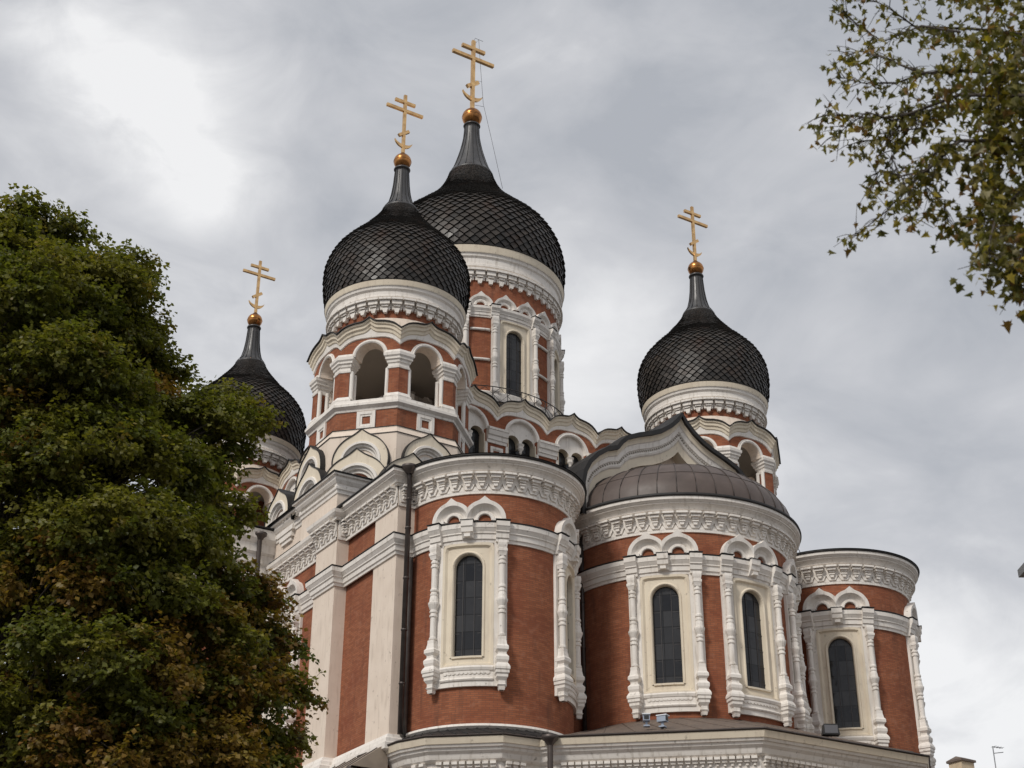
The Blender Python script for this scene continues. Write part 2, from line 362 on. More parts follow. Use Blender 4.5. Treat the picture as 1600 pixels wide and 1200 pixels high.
def window(W, zt=18.43, zb=15.13, hw=.45, fw=.80, cs=1.03, hood=True, strz=(18.78, 19.42), apron=True, parent=CATH):
    f = MB(); na = 16; ztf = strz[0]; W_ = W; W = Wall(W_.cx, W_.cy, W_.a, W_.R); W.o = .03
    zc = zt-hw; arch = [(hw*cos(pi*i/na), zc+hw*sin(pi*i/na)) for i in range(na+1)]
    inner = [(hw, zb)]+arch+[(-hw, zb)]
    def rectpt(k, n): return None
    zl = zb-.22 if apron else zb-.05
    rect = [(fw-.13, zl)]+[((fw-.13)*max(-1, min(1, 1.35*cos(pi*i/na))), zc+(ztf-.14-zc)*min(1, 1.35*sin(pi*i/na))) for i in range(na+1)]+[(-(fw-.13), zl)]
    rd = .0
    # inner roll, slope, panel, outer frame
    def off(pts, o): # scale outward from the arch line
        return [((abs(x)+o)*(1 if x >= 0 else -1) if z <= zc+1e-6 else x*(hw+o)/hw, (z if z <= zc+1e-6 else zc+(z-zc)*(hw+o)/hw)) for x, z in pts]
    i0 = inner; i1 = off(inner, .03); i2 = off(inner, .06); i3 = off(inner, .10)
    for L3 in (i1, i2, i3): L3[0] = (L3[0][0], zb-.03); L3[-1] = (L3[-1][0], zb-.03)
    d3 = lambda L_, d: [(x, d, z) for x, z in L_]
    f.strip(W, d3(i0, -.16), d3(i0, .0), 'cream'); f.strip(W, d3(i0, 0), d3(i1, .04), 'cream'); f.strip(W, d3(i1, .04), d3(i2, .04), 'cream'); f.strip(W, d3(i2, .04), d3(i3, .0), 'cream')
    f.strip(W, d3(i3, 0.0), d3(rect, .0), 'cream')
    r2 = [(x*(fw-.07)/(fw-.13), z if z < zc else z+.05) for x, z in rect]; r2[0] = (r2[0][0], zl-.04); r2[-1] = (r2[-1][0], zl-.04)
    r3 = [(x*fw/(fw-.13), z if z < zc else z+.13) for x, z in rect]; r3[0] = (r3[0][0], zl-.08); r3[-1] = (r3[-1][0], zl-.08)
    f.strip(W, d3(rect, .0), d3(r2, .075), 'cream'); f.strip(W, d3(r2, .075), d3(r3, .08), 'cream')
    # bottom bar of the frame
    f.wbox(W, -hw-.02, hw+.02, -.16, .05, zb-.06, zb, 'cream', .3); f.wbox(W, -(fw-.1), fw-.1, -.02, .001, zl-.02, zb-.03, 'cream', .2)
    f.wprof(W, -fw, fw, [(.0, zl-.09), (.08, zl-.08), (.08, zl-.03), (.0, zl)], 'cream')
    win = f.build('window', parent); W = W_
    p = MB(); pts = [(hw+.02, zb-.02)]+[(a*1.03, b+.0) for a, b in arch]+[(-hw-.02, zb-.02)]
    base = [(x, zb-.02) for x, z in pts]
    p.add([W(x, -.13, z) for x, z in pts]+[W(x, -.13, z) for x, z in base], [(i, i+1, len(pts)+i+1, len(pts)+i) for i in range(len(pts)-1)], 'glass', [(x+.1125, z) for x, z in pts+base])
    p.build('pane', win)
    gr = MB()
    for xx in (-hw*.42, hw*.42): gr.wbox(W, xx-.011, xx+.011, -.13, -.105, zb, zt-hw*.12, 'iron')
    z_ = zb+.22
    while z_ < zt-.2: gr.wbox(W, -hw, hw, -.13, -.11, z_-.009, z_+.009, 'iron', 9); z_ += .55
    gr.build('glazing_bars', win)
    zap = zl-.72
    for sg in (-1, 1):
        c = MB(); e0, e1 = (fw, 1.2) if sg > 0 else (-1.2, -fw)
        c.wprof(W, e0, e1, [(0, zap), (.10, zap), (.10, ztf)], 'white', .2)
        turned(c, W, sg*cs, .20, zl-.02, ztf+.02, .095)
        if apron:
            rot = W.a+(sg*cs/W.R if W.R else 0); X, Y, _ = W(sg*cs, .20, 0)
            c.lathe([(.05, zl-.88), (.08, zl-.88), (.1, zl-.8), (.08, zl-.79), (.13, zl-.72), (.10, zl-.70), (.10, zl-.6), (.17, zl-.5), (.17, zl-.42), (.205, zl-.38), (.205, zl-.3), (.23, zl-.27), (.23, zl-.2), (.2, zl-.13), (.13, zl-.02)], X, Y, 4, 'white', apo=True, rot=rot+pi/4)
            c.wbox(W, sg*cs-.1, sg*cs+.1, 0, .2, zl-.7, zl+.2, 'white', 9)
        c.build('window_column', win)
    if apron:
        a = MB(); zz = zl-.09
        a.wprof(W, -fw-.0, fw+.0, [(0, zap), (.09, zap), (.09, zap+.16), (.13, zap+.17), (.15, zap+.21), (.13, zap+.25), (.10, zap+.26), (.10, zz-.17), (.14, zz-.15), (.17, zz-.07), (.15, zz-.01), (0, zz)], 'white', .12)
        n = 11
        for i in range(n):
            c0 = -fw+.1+(2*fw-.2)*(i+.5)/n; hwid = (2*fw-.2)/n/2; ztop = zap+.46
            V = [(c0+hwid*cos(pi*j/6), ztop-.75*hwid-.9*hwid*sin(pi*j/6)) for j in range(7)]+[(c0-hwid, ztop), (c0+hwid, ztop)]
            a.add([W(x, .125, z) for x, z in V]+[W(x, .095, z) for x, z in V], [tuple(range(9))]+[(j, j+9, (j+1) % 9+9, (j+1) % 9) for j in range(9)], 'white')
        a.build('sill_apron', win)
    z0, z1 = strz
    for sg in (-1, 1):
        r = MB(); r.wprof(W, sg*cs-.19, sg*cs+.19, [(d+(.13 if 0 < i < 10 else 0), z) for i, (d, z) in enumerate(string_prof(z0, z1+.03))], 'white', .4)
        r.wbox(W, sg*cs-.21, sg*cs+.21, 0, .40, z1+.03, z1+.05, 'roof_metal', .4); r.build('column_cap', win)
    if hood:
        r = MB(); r.wprof(W, -.17, .17, [(0, z1-.55), (.16, z1-.5), (.24, z1-.36), (.30, z1-.34), (.32, z1-.2), (.36, z1-.16), (.37, z1+.03), (0, z1+.03)], 'white')
        r.wbox(W, -.09, .09, 0, .3, z1-.5, z1-.4, 'white', 9)
        r.wbox(W, -.19, .19, 0, .39, z1+.03, z1+.05, 'roof_metal', .4); r.build('keystone', win)
    if hood:
        for sg in (-1, 1):
            hm = MB(); c = sg*.50; R0 = .62; zb_ = z1+.05; th = [pi*i/24 for i in range(25)]
            def shape(R_, cusp=0):
                return [(c+R_*cos(t), zb_+.06+R_*sin(t)*1.0+cusp*math.exp(-((t-pi/2)/.15)**2)) for t in th]
            A0 = shape(.20); A1 = shape(.22); A2 = shape(.30); A3 = shape(.33); A4 = shape(.42); A5 = shape(.50); A6 = shape(R0, .13); A7 = shape(R0+.01, .13)
            # flatten at the middle line between the two hoods
            def cl(L_): return [(x if sg*x >= 0 else 0, z) for x, z in L_]
            seq = [(A0, .0), (A0, .08), (A1, .10), (A2, .10), (A3, .06), (A4, .12), (A5, .26), (A6, .28), (A7, .0)]
            for (a_, da), (b_, db) in zip(seq, seq[1:]): hm.strip(W, d3(cl(a_), da), d3(cl(b_), db), 'white')
            for x_, w_ in ((c+sg*.44, .2), (c-sg*.41, .09)): hm.wbox(W, x_-w_, x_+w_, 0, .255, zb_-.01, zb_+.07, 'white', .4)
            hm.build('arch_hood', win)
    return win

def shell(m, cx, cy, R, a0, a1, n, wins, hw, zlev):
    cut = [(az-hw/R, az+hw/R) for az in wins]; sub = sorted(set([a0+(a1-a0)*i/n for i in range(n+1)]+[c for cc in cut for c in cc]))
    for i in range(len(sub)-1):
        mid = (sub[i]+sub[i+1])/2; hole = any(c[0] < mid < c[1] for c in cut)
        for j in range(len(zlev)-1):
            if hole and 0 < j < len(zlev)-2: continue
            V = [(cx+R*sin(a), cy-R*cos(a), z) for z in (zlev[j], zlev[j+1]) for a in (sub[i], sub[i+1])]
            m.add(V, [(0, 1, 3, 2)], 'brick', [(a*R, z) for z in (zlev[j], zlev[j+1]) for a in (sub[i], sub[i+1])])
# ---- apses
def apse(cx, cy, R, ztop, zfr, wins, zbase, label, a0=-pi/2-.03, a1=pi/2+.03):
    m = MB(); n = 72; A = arcpts(cx, cy, R, a0, a1, n)
    shell(m, cx, cy, R, a0, a1, n, wins, .47, [zbase, 15.08, 18.0, 18.45, ztop])
    ap = m.build('apse', CATH, label=label)
    c = MB(); c.polysweep(A, cornice_prof(zfr[1]+.02, ztop, .46, .08), 'white', 1)
    W = Wall(cx, cy, 0, R); frieze(c, W, a0*R, a1*R, zfr[1]); c.build('cornice', ap)
    l = MB(); l.polysweep(A, lip_prof(ztop, .53, .05), 'roof_metal', 1); l.build('cornice_flashing', ap)
    s_ = MB()
    s_.polysweep(A, string_prof(18.78, 19.42), 'white', 1); s_.build('string_course', ap)
    k = MB(); k.polysweep(A, [(.255, 19.40), (.26, 19.435), (0, 19.46)], 'roof_metal', 1); k.build('string_flashing', ap)
    for az in wins: window(Wall(cx, cy, az, R))
    return ap
XL = 7.783
La = apse(-XL, -15.146, 2.78, 21.60, (20.45, 21.12), (-.752, .752), 12.9, 'smaller rounded brick apse at the near left corner')
Ca = apse(0, -15.212, 4.07, 21.43, (20.26, 20.94), (-.752, 0, .752), 12.2, 'widest rounded brick apse in the middle, under the ribbed half dome')
Ra = apse(XL, -15.146, 2.78, 21.60, (20.45, 21.12), (-.752, .752), 12.2, 'rounded brick apse at the far right')
for cx, par in ((-XL, La), (XL, Ra)):     # low roofs of the side apses
    m = MB(); m.lathe([(3.35, 21.66), (2.9, 21.78), (.2, 22.5), (.0, 22.52)], cx, -15.146, 48, 'roof_metal', -pi/2, pi/2); m.build('apse_roof', par)
# white ledge at the foot of the left apse
m = MB(); m.polysweep(arcpts(-XL, -15.146, 2.78, -pi/2, pi/2*.8, 40), [(.0, 13.06), (.12, 13.05), (.14, 12.98), (.05, 12.9), (.05, 12.6)], 'white', 1); m.build('ledge', La)
# ribbed half dome over the middle apse
m = MB(); a_, h_ = 4.28, 2.28; nr = 20; V = []; F = []; nn = 80; kk = 14
for i in range(nn+1):
    an = -pi/2+pi*i/nn
    for j in range(kk+1): t = pi/2*j/kk; V.append((a_*cos(t)*sin(an), -15.3-a_*cos(t)*cos(an), 21.62+h_*sin(t)))
for i in range(nn):
    for j in range(kk): o = i*(kk+1)+j; F.append((o, o+kk+1, o+kk+2, o+1))
m.add(V, F, 'brown_metal', smooth=True)
cr_ = m.build('apse_roof', Ca, label='ribbed brown metal half dome')
m = MB()
for i in range(nr+1):
    an = -pi/2+pi*i/nr
    m.tube([((a_*cos(t)+.015)*sin(an), -15.3-(a_*cos(t)+.015)*cos(an), 21.63+h_*sin(t)) for t in [pi/2*j/12 for j in range(13)]], .014, 'seam', 5)
for t in (.42, .8):
    off_ = random.Random(3)
    m.tube([((a_*cos(t)+.004)*sin(an), -15.3-(a_*cos(t)+.004)*cos(an), 21.62+h_*sin(t)) for an in [-pi/2+pi*i/60 for i in range(61)]], .009, 'seam', 4)
m.build('roof_seams', Ca)
m = MB(); m.lathe([(4.62, 21.46), (4.60, 21.52), (4.25, 21.66)], 0, -15.212, 72, 'roof_metal', -pi/2, pi/2); m.build('gutter', Ca)

# ---- main body
bd = MB()
bd.polysweep([(-10.5, -15.12), (10.5, -15.12)], [(0, 0), (0, 21.5)], 'brick', 1)
bd.box(-11.05, 11.05, -15.0, 15.0, 0, 21.45, 'brick')
body = bd.build('body_wall', CATH)
bd = MB()                                        # dark low roofs over the body
bd.add([(-11.4, -15.4, 21.62), (11.4, -15.4, 21.62), (11.4, 15.4, 21.62), (-11.4, 15.4, 21.62), (-6.9, -6.9, 24.6), (6.9, -6.9, 24.6), (6.9, 6.9, 24.6), (-6.9, 6.9, 24.6)],
       [(0, 1, 5, 4), (1, 2, 6, 5), (2, 3, 7, 6), (3, 0, 4, 7), (0, 3, 2, 1)], 'roof_metal')
bd.build('body_roof', CATH)
LP = [(-10.4, -15.14), (-11.18, -15.14), (-11.18, -11.4), (-11.55, -11.4), (-11.55, -9.75), (-11.2, -9.75), (-11.2, -4.9)]
def mir(P_): return [(-x, y) for x, y in P_]
for sgn, P_ in ((1, LP), (-1, mir(LP))):
    sd = 1 if sgn < 0 else -1
    m = MB()
    m.polysweep([(P_[2][0]+.08*sgn, -13.55), (P_[2][0]+.08*sgn, -11.4)], [(0, 12.8), (0, 21.5)], 'brick', sd)
    m.polysweep([(P_[5][0]+.0*sgn, -9.75), (P_[5][0], -4.9)], [(0, 12.8), (0, 21.5)], 'brick', sd)
    sw = m.build('side_wall', CATH)
    m = MB(); m.polysweep([(P_[0][0], -15.14), P_[1], (P_[1][0], -13.55), (P_[1][0]+.1*sgn, -13.55)], [(0, 12.8), (0, 21.5)], 'plaster', sd); m.build('corner_pilaster', CATH)
    m = MB(); m.polysweep([(P_[2][0]+.1*sgn, -11.4)]+P_[3:5]+[(P_[5][0]+.1*sgn, -9.75)], [(0, 12.8), (0, 21.5)], 'plaster', sd); m.build('buttress', CATH)
    m = MB(); m.polysweep(P_, string_prof(18.78, 19.42), 'white', sd); m.build('string_course', sw)
    m = MB(); m.polysweep(P_, [(.255, 19.40), (.26, 19.435), (0, 19.46)], 'roof_metal', sd); m.build('string_flashing', sw)
    m = MB(); m.polysweep(P_, [(0, 13.02), (.06, 13.0), (.1, 12.9), (.16, 12.86), (.18, 12.74), (.24, 12.7), (.25, 12.5), (0, 12.4)], 'white', sd); m.build('base_moulding', sw)
    m = MB()
    m.polysweep(P_[:4], cornice_prof(21.14, 21.60, .40, .08), 'white', sd)
    m.polysweep(P_[2:], [(.1, 21.12), (.16, 21.14), (.18, 21.22), (.24, 21.26), (.30, 21.34), (.32, 21.46), (0, 21.5)], 'white', sd)
    for (x0, y0), (x1, y1) in zip(P_[1:], P_[2:]):
        if abs(y1-y0) < .5: continue
        W = Wall(x0, (y0+y1)/2, -pi/2 if sgn > 0 else pi/2)
        frieze(m, W, -abs(y1-y0)/2, abs(y1-y0)/2, 21.12)
    W = Wall((P_[2][0]+P_[3][0])/2, -11.4, 0); frieze(m, W, -.18, .18, 21.12)
    W = Wall(-11.0*sgn, -15.14, 0); frieze(m, W, -.19, .5 if sgn > 0 else .19, 21.12)
    m.build('cornice', sw)
    m = MB(); m.polysweep(P_[:3], lip_prof(21.6, .47, .05), 'roof_metal', sd); m.build('cornice_flashing', sw)
    # attic
    AT = [(-9.2, -10.9), (-11.42, -10.9), (-11.42, -7.95), (-11.2, -7.95), (-11.2, -4.9)]; AT = AT if sgn > 0 else mir(AT)
    m = MB(); m.polysweep(AT, [(0, 21.45), (0, 22.5)], 'plaster', sd)
    m.polysweep(AT, [(0, 22.38), (.04, 22.4), (.05, 22.5), (.10, 22.54), (.11, 22.62), (.09, 22.64), (.09, 22.72), (.13, 22.75), (.2, 22.85), (.22, 22.95), (.30, 22.98), (.32, 23.06), (-.1, 23.06)], 'white', sd)
    for y_ in (-10.4, -6.3):   # panels and corbels
        pass
    W = Wall(-11.2*sgn, -6.3, -pi/2 if sgn > 0 else pi/2)
    m.wbox(W, -.7, .7, 0, .18, 22.42, 22.62, 'white'); m.wbox(W, -.55, .55, 0, .14, 22.2, 22.42, 'white'); m.wbox(W, -.42, .42, 0, .09, 22.05, 22.2, 'white')
    n_ = 26
    W = Wall(-11.42*sgn, -9.42, -pi/2 if sgn > 0 else pi/2)
    for i in range(n_): c = -1.42+2.84*(i+.5)/n_; m.wbox(W, c-.03, c+.03, .05, .115, 22.66, 22.71, 'dark_plaster')
    m.build('attic', CATH)
    m = MB(); m.polysweep(AT, lip_prof(23.06, .34, .04), 'roof_metal', sd); m.add([(AT[0][0], -11.1, 23.1), (AT[1][0]-.2*sgn, -11.1, 23.1), (AT[1][0]-.2*sgn, -4.9, 23.1), (AT[0][0], -4.9, 23.6)], [(0, 1, 2, 3)], 'roof_metal'); m.build('attic_roof', CATH)
window(Wall(-11.2, -6.97, -pi/2))

# transept arm sticking out on the left, and its twin
for sgn in (1, -1):
    m = MB(); x0, x1 = -14.6*sgn, -11.0*sgn; sd = -1 if sgn > 0 else 1
    PA = [(x1, -4.9), (x0, -4.9), (x0, 4.9), (x1, 4.9)]
    m.polysweep(PA, [(0, 0), (0, 20.4)], 'brick', sd)
    m.polysweep(PA, [(0, 20.4), (.06, 20.4), (.06, 21.1), (.02, 21.12), (.02, 21.5), (.1, 21.6), (.1, 21.9), (.2, 22.0), (.2, 22.3), (.35, 22.5), (.4, 22.85), (0, 22.9)], 'white', sd)
    m.polysweep(PA, string_prof(18.78, 19.42), 'white', sd)
    arm = m.build('transept', CATH)
    m = MB(); m.polysweep(PA, lip_prof(22.9, .44, .05), 'roof_metal', sd)
    xa, xb = -15.0*sgn, -10.8*sgn
    m.add([(xa, -5.3, 22.95), (xb, -5.3, 22.95), (xb, 0, 25.2), (xa, 0, 25.2), (xa, 5.3, 22.95), (xb, 5.3, 22.95)], [(0, 1, 2, 3), (3, 2, 5, 4), (0, 3, 4)], 'roof_metal'); m.build('transept_roof', arm)

# ---- ogee gables
def kok_path(hw, zc, zp, n=16, a0=-12):
    P_ = []
    for i in range(n+1):
        t = radians(a0+(64-a0)*i/n); P_.append((hw*cos(t), zc+hw*sin(t)))
    x0, z0 = P_[-1]; t = radians(64); dx, dz = -sin(t), cos(t)
    for i in range(1, 9):        # concave run up to the point
        u = i/8; bx = x0*(1-u)**2+2*u*(1-u)*(x0*.42); bz = z0*(1-u)**2+2*u*(1-u)*(z0+(zp-z0)*.42)+u*u*zp; P_.append((bx, bz))
    return P_+[(-x, z) for x, z in P_[-2::-1]]
def kokoshnik(W, hw, zp, depth=1.6, parent=CATH, zlow=None):
    zc = zp-1.20*hw; P_ = kok_path(hw, zc, zp); n = len(P_); m = MB()
    if zlow is not None: P_ = [(P_[0][0], zlow)]+P_+[(P_[-1][0], zlow)]
    n = len(P_); A_ = [atan2(z-zc, x) for x, z in P_]
    A_[0] = min(A_[0], A_[1]) if zlow is not None else A_[0]
    def circ(r): return [(r*cos(a), zc+r*sin(a)) if sin(a) > 0 else (r if x > 0 else -r, z) for a, (x, z) in zip(A_, P_)]
    D = lambda L_, d: [(x, d, z) for x, z in L_]
    seq = [(P_, 0, 'cream'), (circ(hw*.74), 0, 'cream'), (circ(hw*.72), .05, 'white'), (circ(hw*.64), .05, 'white'), (circ(hw*.61), -.03, 'white'), (circ(hw*.56), -.05, 'white'), (circ(hw*.53), -.14, 'white'), (circ(hw*.46), -.14, 'white'),
           (circ(hw*.455), -.22, 'white'), (circ(hw*.38), -.22, 'brick'), (circ(hw*.375), -.17, 'white'), (circ(hw*.26), -.17, 'white'), (circ(hw*.255), -.3, 'white'), (circ(0.001), -.3, 'plaster')]
    for (a, da, _), (b, db, mm) in zip(seq, seq[1:]): m.strip(W, D(a, da), D(b, db), mm)
    o = m.build('ogee_gable', parent)
    r = MB(); Q = [(x*1.0, z) for x, z in P_]
    r.ringsweep(W, Q, [(-.0, .002), (0, .04), (-.03, .04), (-.035, -.1), (-.035, -depth)], 'roof_metal', False)
    r.build('ogee_roof', o)
    return o

# ---- belfry with its drum (built once at the origin, then copied)
def belfry():
    A = 2.85; b = MB()
    GZ = lambda s: None
    hwf = A*tan(pi/8)
    tt = [(1, 0), (.93, .12), (.85, .28), (.75, .43), (.62, .55), (.48, .63), (.34, .67), (.24, .70), (.16, .76), (.08, .87), (0, 1.03)]
    zv, zp = 29.66, 30.27
    gp = [(-a*hwf, zv+(zp-zv)*f) for a, f in tt]+[(a*hwf, zv+(zp-zv)*f) for a, f in tt[-2::-1]]
    # smoother inner path (no cusp) for the lower bands
    t2 = [(a, (f if a > .3 else .67+.03*(1-a/.3))) for a, f in tt]
    ip = [(-a*hwf, zv+(zp-zv)*f) for a, f in t2]+[(a*hwf, zv+(zp-zv)*f) for a, f in t2[-2::-1]]
    gb = MB(); roof = MB(); panels = []
    for k in range(8):
        W = Wall(0, 0, k*pi/4); W2 = (lambda W: (lambda s, d, z: W(s, d+A, z)))(W)
        w3 = type('Q', (), {})()
        class PW:
            R = None; a = k*pi/4
            def __call__(s_, u, d, z): return W(u, d+A, z)
        w3 = PW()
        gb.sweepz(w3, gp, [(-.35, -.02), (.26, -.02), (.26, -.1), (.2, -.13), (.19, -.24), (.13, -.28), (.11, -.38), (.07, -.41)], 'cream', A)
        # lower half of the moulding follows the smoother line
        V = []; F = []
        for (a, z), (a2, z2) in zip(gp, ip):
            for j, (d, dz) in enumerate([(.07, -.41), (.055, -.5), (.05, -.56), (.0, -.58)]):
                zz = (z if j == 0 else z2)+dz; V.append(w3(a*(A+d)/A, d, zz))
        for i in range(len(gp)-1):
            for j in range(3): o = i*4+j; F.append((o, o+1, o+5, o+4))
        gb.add(V, F, 'white')
        roof.sweepz(w3, gp, [(-.4, .1), (.1, .035), (.33, .02), (.33, -.02), (.2, -.022)], 'roof_metal', A)
        # brick band with arched opening
        ra = .57; zc = 28.72; na = 18; sp = 1.18
        ang = [pi*i/na for i in range(na+1)]
        ins = [(-sp+.0, 28.72)]+[(-ra*cos(t), zc+ra*sin(t)) for t in ang]+[(sp, 28.72)]
        def topz(x):
            for (x0, z0), (x1, z1) in zip(ip, ip[1:]):
                if x0 <= x <= x1: return z0+(z1-z0)*(x-x0)/(x1-x0)-.5
            return zv-.5
        outs = [(x, max(topz(x), z+.01)) for x, z in [(-sp, 0)]+[(-min(sp, ra*1.0)*cos(t), 0) for t in ang]+[(sp, 0)]]
        b.strip(w3, [(x, 0, z) for x, z in outs], [(x, 0, z) for x, z in ins], 'brick')
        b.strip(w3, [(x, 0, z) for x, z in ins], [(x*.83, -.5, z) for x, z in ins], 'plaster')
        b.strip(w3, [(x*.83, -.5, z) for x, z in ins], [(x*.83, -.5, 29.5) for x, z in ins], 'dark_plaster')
        ring = [(ra*cos(t), zc+ra*sin(t)) for t in ang]
        R_ = lambda r, d: [(r*cos(t), d, zc+r*sin(t)) for t in ang]
        for (r0, d0), (r1, d1) in zip([(ra, -.1), (ra, .05), (ra+.05, .08), (ra+.08, .05), (ra+.13, .05), (ra+.15, .01)], [(ra, .05), (ra+.05, .08), (ra+.08, .05), (ra+.13, .05), (ra+.15, .01), (ra+.15, 0)]):
            gb.strip(w3, R_(r0, d0), R_(r1, d1), 'white')
    rot = pi/8
    b.lathe([(A, 26.4), (A+.02, 26.4), (A+.02, 25.55), (A, 25.55)], n=8, m='brick', apo=True, rot=rot)
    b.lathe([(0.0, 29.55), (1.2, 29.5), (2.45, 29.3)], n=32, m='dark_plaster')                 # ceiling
    b.lathe([(0, 26.75), (A-.3, 26.75)], n=8, m='plaster', apo=True, rot=rot)             # floor
    root = b.build('belfry')
    gb.build('gable_moulding', root); roof.build('gable_flashing', root)
    m = MB(); m.lathe([(A-.45, 26.5), (A-.45, 26.86), (A-.1, 26.88), (A+.02, 26.87), (A+.12, 26.82), (A+.13, 26.7), (A+.2, 26.66), (A+.2, 26.56), (A+.08, 26.46), (A+.06, 26.38), (A, 26.36)], n=8, m='white', apo=True, rot=rot); m.build('sill_course', root)
    m = MB(); m.lathe([(A+.02, 25.66), (A+.14, 25.60), (A+.15, 25.52), (3.10, 25.3), (3.13, 24.3), (3.13, 22)], n=8, m='plaster', apo=True, rot=rot); m.build('base_skirt', root)
    m = MB(); m.lathe([(A+.02, 25.665), (A+.17, 25.605), (A+.17, 25.585)], n=8, m='roof_metal', apo=True, rot=rot); m.lathe([(3.0, 25.335), (3.135, 25.295), (3.135, 25.275)], n=8, m='seam', apo=True, rot=rot); m.build('skirt_flashing', root)
    # pillars
    pm = MB(); phi = pi/8; c8 = 1/cos(pi/8)
    def plan(e, Lh=.42, D=.5):
        out_ = []
        C_ = ((A+e)*c8*sin(phi), -(A+e)*c8*cos(phi))
        t1 = (-cos(0.0), -sin(0.0)); t2 = (cos(pi/4), sin(pi/4))
        n1 = (sin(0), -cos(0)); n2 = (sin(pi/4), -cos(pi/4))
        p1 = (C_[0]+t1[0]*(Lh+e*1.4), C_[1]+t1[1]*(Lh+e*1.4)); p2 = (C_[0]+t2[0]*(Lh+e*1.4), C_[1]+t2[1]*(Lh+e*1.4))
        q1 = (p1[0]-n1[0]*(D+2*e), p1[1]-n1[1]*(D+2*e)); q2 = (p2[0]-n2[0]*(D+2*e), p2[1]-n2[1]*(D+2*e))
        Ci = (C_[0]-(D+2*e)*c8*sin(phi), C_[1]+(D+2*e)*c8*cos(phi))
        return [p1, C_, p2, q2, Ci, q1]
    def prism(mb, prof, mm, **kw):
        V = []; F = []
        for e, z in prof: V += [(x, y, z) for x, y in plan(e, **kw)]
        for i in range(len(prof)-1):
            for j in range(6): F.append((i*6+j, i*6+(j+1) % 6, (i+1)*6+(j+1) % 6, (i+1)*6+j))
        mb.add(V, F, mm)
    prism(pm, [(0, 27.0), (0, 28.1)], 'brick', Lh=.40)
    prism(pm, [(-.02, 28.08), (.03, 28.1), (.04, 28.18), (.01, 28.2), (.01, 28.3), (.05, 28.33), (.06, 28.42), (.11, 28.46), (.11, 28.54), (.16, 28.6), (.17, 28.72), (.12, 28.76), (.1, 28.84), (-.1, 28.86)], 'white', Lh=.42)
    prism(pm, [(.1, 26.83), (.11, 26.9), (.07, 26.94), (.04, 27.04), (-.02, 27.06)], 'white', Lh=.42)
    for a_, sgn in ((0, -1), (pi/4, 1)):
        W = Wall(0, 0, a_); x_ = A*tan(pi/8)-.475
        X, Y, _ = W(-sgn*x_ if a_ == 0 else sgn*-x_, A-.09, 0)
        X, Y, _ = W(x_ if a_ == 0 else -x_, A-.09, 0)
        pm.lathe([(.085, 26.95), (.085, 28.15)], X, Y, 10, 'white', smooth=True); X, Y, _ = W(x_ if a_ == 0 else -x_, A-.40, 0)
        pm.lathe([(.085, 26.95), (.085, 28.15)], X, Y, 10, 'white', smooth=True)
    p0 = pm.build('pillar', root)
    for k in range(1, 8): copy_part(p0, root, rz=k*pi/4)
    bp = MB()
    def Wf(u, d, z): return (u, -(A+.02+d), z)
    Wf_ = type('W', (), {'R': None, 'a': 0, '__call__': lambda s, u, d, z: (u, -(A+.02+d), z)})()
    for (h0, d0), (h1, d1), mm in (((.36, 0), (.36, .07), 'white'), ((.36, .07), (.24, .07), 'white'), ((.24, .07), (.21, .04), 'white'), ((.21, .04), (.16, .04), 'white'), ((.16, .04), (.15, .01), 'white')):
        sq = lambda h, d: [(-h, d, 25.98-h), (h, d, 25.98-h), (h, d, 25.98+h), (-h, d, 25.98+h), (-h, d, 25.98-h)]
        bp.strip(Wf_, sq(h0, d0), sq(h1, d1), mm)
    q0 = bp.build('square_panel', root)
    for k in range(1, 8): copy_part(q0, root, rz=k*pi/4)
    # drum above the gables
    m = MB(); m.lathe([(2.74, 29.5), (2.62, 29.95), (2.48, 30.45), (2.44, 30.60), (2.42, 30.61)], m='plaster', n=64); m.lathe([(2.42, 30.58), (2.42, 31.2)], m='brick', n=64); dr = m.build('drum_band', root)
    m = MB(); R0 = 2.42
    frieze(m, Wall(0, 0, 0, R0), 0, 2*pi*R0, 31.36, .435, .62, tabs=True)
    m.lathe([(R0+.1, 31.33), (R0+.2, 31.36), (R0+.22, 31.42), (R0+.27, 31.44), (R0+.27, 31.5), (R0+.25, 31.52), (R0+.26, 31.68), (R0+.34, 31.75), (R0+.36, 31.84), (R0+.40, 31.87)], m='white', n=96, smooth=False)
    m.lathe([(R0+.40, 31.87), (R0+.41, 31.9), (R0+.45, 32.1)], m='cream', n=96)
    m.lathe([(R0+.45, 32.1), (R0+.47, 32.12), (R0+.44, 32.16), (R0+.2, 32.2)], m='roof_metal', n=96)
    m.build('drum_cornice', root)
    for k in range(8): kokoshnik(type('W', (), {'R': None, 'a': k*pi/4, '__call__': (lambda a: lambda s, u, d, z: Wall(0, 0, a)(u, d+3.3, z))(k*pi/4)})(), 1.06, 25.42, 1.2, root, 23.2)
    # its own flashing children would be a level too deep: lift them up
    for o in list(kids(root)):
        for c in kids(o): c.parent = root
    return root
bel = belfry(); bel.parent = CATH; bel.location = (-8, -B, 0)
